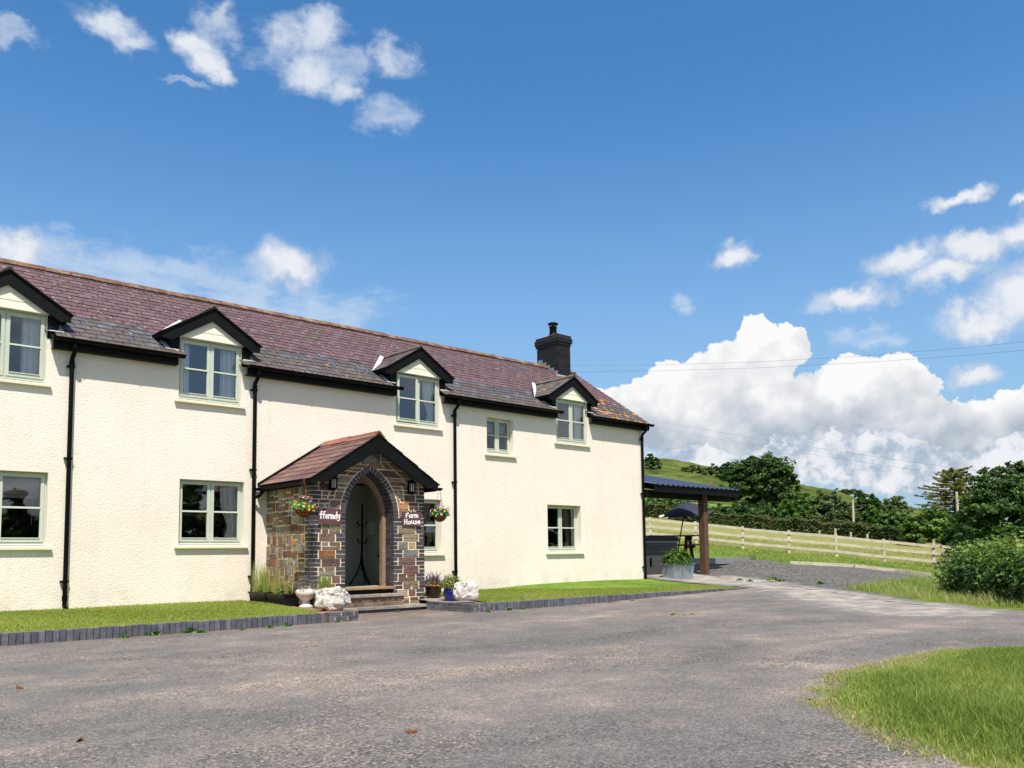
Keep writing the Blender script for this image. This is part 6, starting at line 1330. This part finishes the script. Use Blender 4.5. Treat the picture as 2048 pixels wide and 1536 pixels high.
# weeds
def weed(x, y, z, s, label, group='weeds along the foot of the brick border', mt=None):
    n = 46; a = rng.uniform(0, 2*math.pi, n); r = rng.uniform(.0, 1, n)*s; C = np.column_stack([x+r*np.cos(a), y+r*np.sin(a)*.6, z+.012+(1-r/s)*s*.45*rng.random(n)]); o = ob('weed', leaf_mesh('weed', C, s*.34, mt or PLASTICG2, up=.5, aspect=2.6, tone=rng.uniform(0, 1, n))); tag(o, label, 'weed', group)
PLASTICG2 = leafmat('weed_leaf', [(44, 84, 26), (64, 108, 34), (92, 132, 46), (120, 130, 60)], .3)
WL = ['tiny weed at the foot of the left brick border, leftmost in view', 'leafy weed at the left brick border, just right of the left downpipe', 'largest weed at the left brick border, below its middle', 'weed close beside the largest one at the left brick border', 'speck of weed at the left brick border, below the ground-floor window', 'small weed at the left brick border, right of the ground-floor window', 'leafy weed at the left border below the black troughs', 'weed at the flat brick end of the left border, under the white rock', 'bright weed at the middle of the lowest step', 'weed at the right end of the lowest step', 'weed in the dark recess under the right white rock', 'weed at the corner of the right brick border', 'spreading weed just right of the right border corner', 'smaller weed beside the spreading one near the right border corner', 'speck of weed at the right border below the right-hand downpipe', 'speck of weed at the right border, left of its middle', 'small weed at the right border, about its middle', 'small weed at the right border below the house gable corner', 'tall leafy weed at the right border beyond the house corner', 'largest leafy weed near the far end of the right border', 'leafy weed nearest the far end of the right border']; kw = 0
for (px, py, s) in ((248, 1277, .07), (309, 1272, .10), (378, 1266, .12), (405, 1267, .07), (485, 1262, .05), (540, 1257, .06), (572, 1254, .08), (657, 1244, .05), (795, 1226, .05), (832, 1219, .05), (930, 1219, .05), (978, 1226, .06), (1018, 1222, .09), (1046, 1220, .07), (1150, 1211, .04), (1220, 1208, .05), (1262, 1206, .07), (1325, 1202, .06), (1412, 1193, .12), (1452, 1190, .14), (1470, 1189, .10)):
    p = atz(px, py-1, 0); kw += 1; weed(p.x, min(p.y, 11.38) if (px < 690 or px > 960) else p.y, .0, s, WL[kw-1])
for (px, py, s) in ((1347, 1230, .09), (1385, 1230, .06), (1366, 1231, .05)):
    p = atz(px, py, 0); weed(p.x, p.y, -.01, s, {1347: 'wide low moss tuft out in the open tarmac, left of its group', 1385: 'low moss tuft at the right of the group out in the tarmac', 1366: 'smallest moss tuft between two others out in the tarmac'}[px], 'moss tufts in the tarmac', BLADE)
GLB = ['weed on the slate chippings nearest the shelter post', 'broad weed at the near edge of the slate chippings', 'weed just right of the broad one on the slate chippings', 'weed farthest right at the near edge of the slate chippings', 'weed between the shelter post and the broad weed on the chippings', 'left weed tuft against the pale timber edging', 'right weed tuft against the pale timber edging']; kw = 0
for (px, py, Z, s) in ((1480, 1158, 23.5, .22), (1545, 1160, 23.5, .35), (1560, 1163, 23, .25), (1640, 1170, 22, .25), (1500, 1160, 23, .2), (1610, 1126, 31, .25), (1690, 1130, 31, .3)):
    p = at(px, py, Z); weed(p.x, p.y, h1(p.x, p.y), s*.6, GLB[kw], 'weeds on the slate chippings'); kw += 1
# yellow flowering ragwort by the deck end
rg = thing('ragwort_plant', 'yellow-flowered ragwort at the end of the grey deck', 'plant', tuple(at(1508, 1132, 29))); p = at(1508, 1132, 29); z = h1(p.x, p.y)
tuft(rg, p.x, p.y, z, 50, .4, .08, BLADE, .02, .3, rng.uniform(0, .4, 50)); C = np.array((p.x, p.y, z+.45))+rng.normal(size=(26, 3))*np.array((.08, .08, .05)); ob('flowers', leaf_mesh('flowers', C, .035, FLC[1], up=1), rg)
# timber edging of the chippings
te = thing('timber_edging', 'thin pale timber edging between the slate chippings and the meadow', 'edging', tuple(at(1710, 1135, 30)))
EP = [(1580, 1129.5, 30.2), (1650, 1132, 30.2), (1710, 1134.5, 30.2), (1711, 1136, 29.9), (1790, 1143, 29.6), (1862, 1152, 28.6)]
for a, b in zip(EP, EP[1:]):
    p, q = at(*a), at(*b); p.z = h1(p.x, p.y)+.04; q.z = h1(q.x, q.y)+.04; MB().bar(p, q, .06, .16).build('board', WOODF, te)
# loose stones on the tarmac
n = 15000; P = rng.uniform((.0, 1.2), (16, 11.3), (n*2, 2)); P = P[inpoly(P, FORE)]; dn = noise2(P[:, 0], P[:, 1], 1.1)*.6+noise2(P[:, 0]+5, P[:, 1], 2.9)*.4; P = P[rng.random(len(P)) < np.clip(dn*1.6-.45, .04, 1)*np.clip(7/np.hypot(P[:, 0], P[:, 1]), 0, 1)**2][:n]
s = rng.uniform(.0025, .0075, len(P)); base_ = np.array([(1, 0, 0), (-.5, .8, 0), (-.6, -.7, 0), (.1, .0, .8)]); V = []; F = []
ro = rng.uniform(0, 6.28, len(P)); co, si = np.cos(ro), np.sin(ro); B_ = base_[None]*s[:, None, None]*rng.uniform(.7, 1.3, (len(P), 4, 3)); X = B_[..., 0]*co[:, None]-B_[..., 1]*si[:, None]+P[:, :1]; Y = B_[..., 0]*si[:, None]+B_[..., 1]*co[:, None]+P[:, 1:]; Zz = B_[..., 2]+.003; V = np.stack([X, Y, Zz], -1).reshape(-1, 3)
i = np.arange(len(P))[:, None]*4; F = np.concatenate([i+[0, 1, 3], i+[1, 2, 3], i+[2, 0, 3]], 0)
m, t, bs, pos = mat('loose_chips', .85, .3); wn = t.n('ShaderNodeTexWhiteNoise'); t.l(t.vm('SNAP', pos, (.02, .02, 1)), wn.inputs[0]); t.l(t.ramp(wn.outputs[0], [(0, srgb(84, 82, 84)), (.5, srgb(128, 120, 114)), (.85, srgb(160, 148, 138)), (1, srgb(200, 192, 184))]), bs.inputs['Base Color'])
tag(ob('loose_chippings', mesh_from('loose_chippings', V, F.tolist(), m)), kind='stuff')
# fallen leaves
for (px, py) in ((1617, 1398), (38, 1376), (823, 1463), (155, 1480)):
    p = atz(px, py, .012); o = ob('fallen_leaf', leaf_mesh('fallen_leaf', np.array([tuple(p), (p.x+.02, p.y+.01, p.z)]), .045, simple('dead_leaf', (112, 62, 34), .2, 20), up=2)); tag(o, {1617: 'brown dead leaf at the tip of the grass verge', 38: 'brown dead leaf on the tarmac at the far left', 823: 'dark dead leaf on the tarmac at the bottom middle', 155: 'brown dead leaf on the tarmac at the bottom left'}[px], 'leaf', 'dead leaves on the tarmac')
# ================================================================ overhead wires
CAB = simple('grey_overhead_cable', (110, 116, 122), .05, 1, .6)
def wire(label, P, r):
    q = [at(*p) for p in P]; out = []
    for i in range(len(q)-1):
        for k in range(8): out.append(q[i].lerp(q[i+1], k/8))
    out.append(q[-1]); tag(MB().tube(out, r, 5).build('power_line', CAB), label, 'cable', 'overhead lines right of the chimney')
def arc(p0, p1, sag, n=6):
    return [(p0[0]+(p1[0]-p0[0])*i/n, p0[1]+(p1[1]-p0[1])*i/n+sag*4*(i/n)*(1-i/n), p0[2]+(p1[2]-p0[2])*i/n) for i in range(n+1)]
wire('upper of the two thin cables rising to the right from behind the chimney', arc((900, 728, 66), (2120, 676, 38), 22), .007)
wire('lower of the two thin cables rising to the right from behind the chimney', arc((900, 742, 66), (2120, 694, 38), 18), .007)
wire('upper of the two faint cables falling from the right eaves towards the big tree', arc((1200, 822, 62), (2120, 962, 30), 8), .005)
wire('lower of the two faint cables falling from the right eaves towards the big tree', arc((1200, 834, 62), (2120, 976, 30), 10), .005)
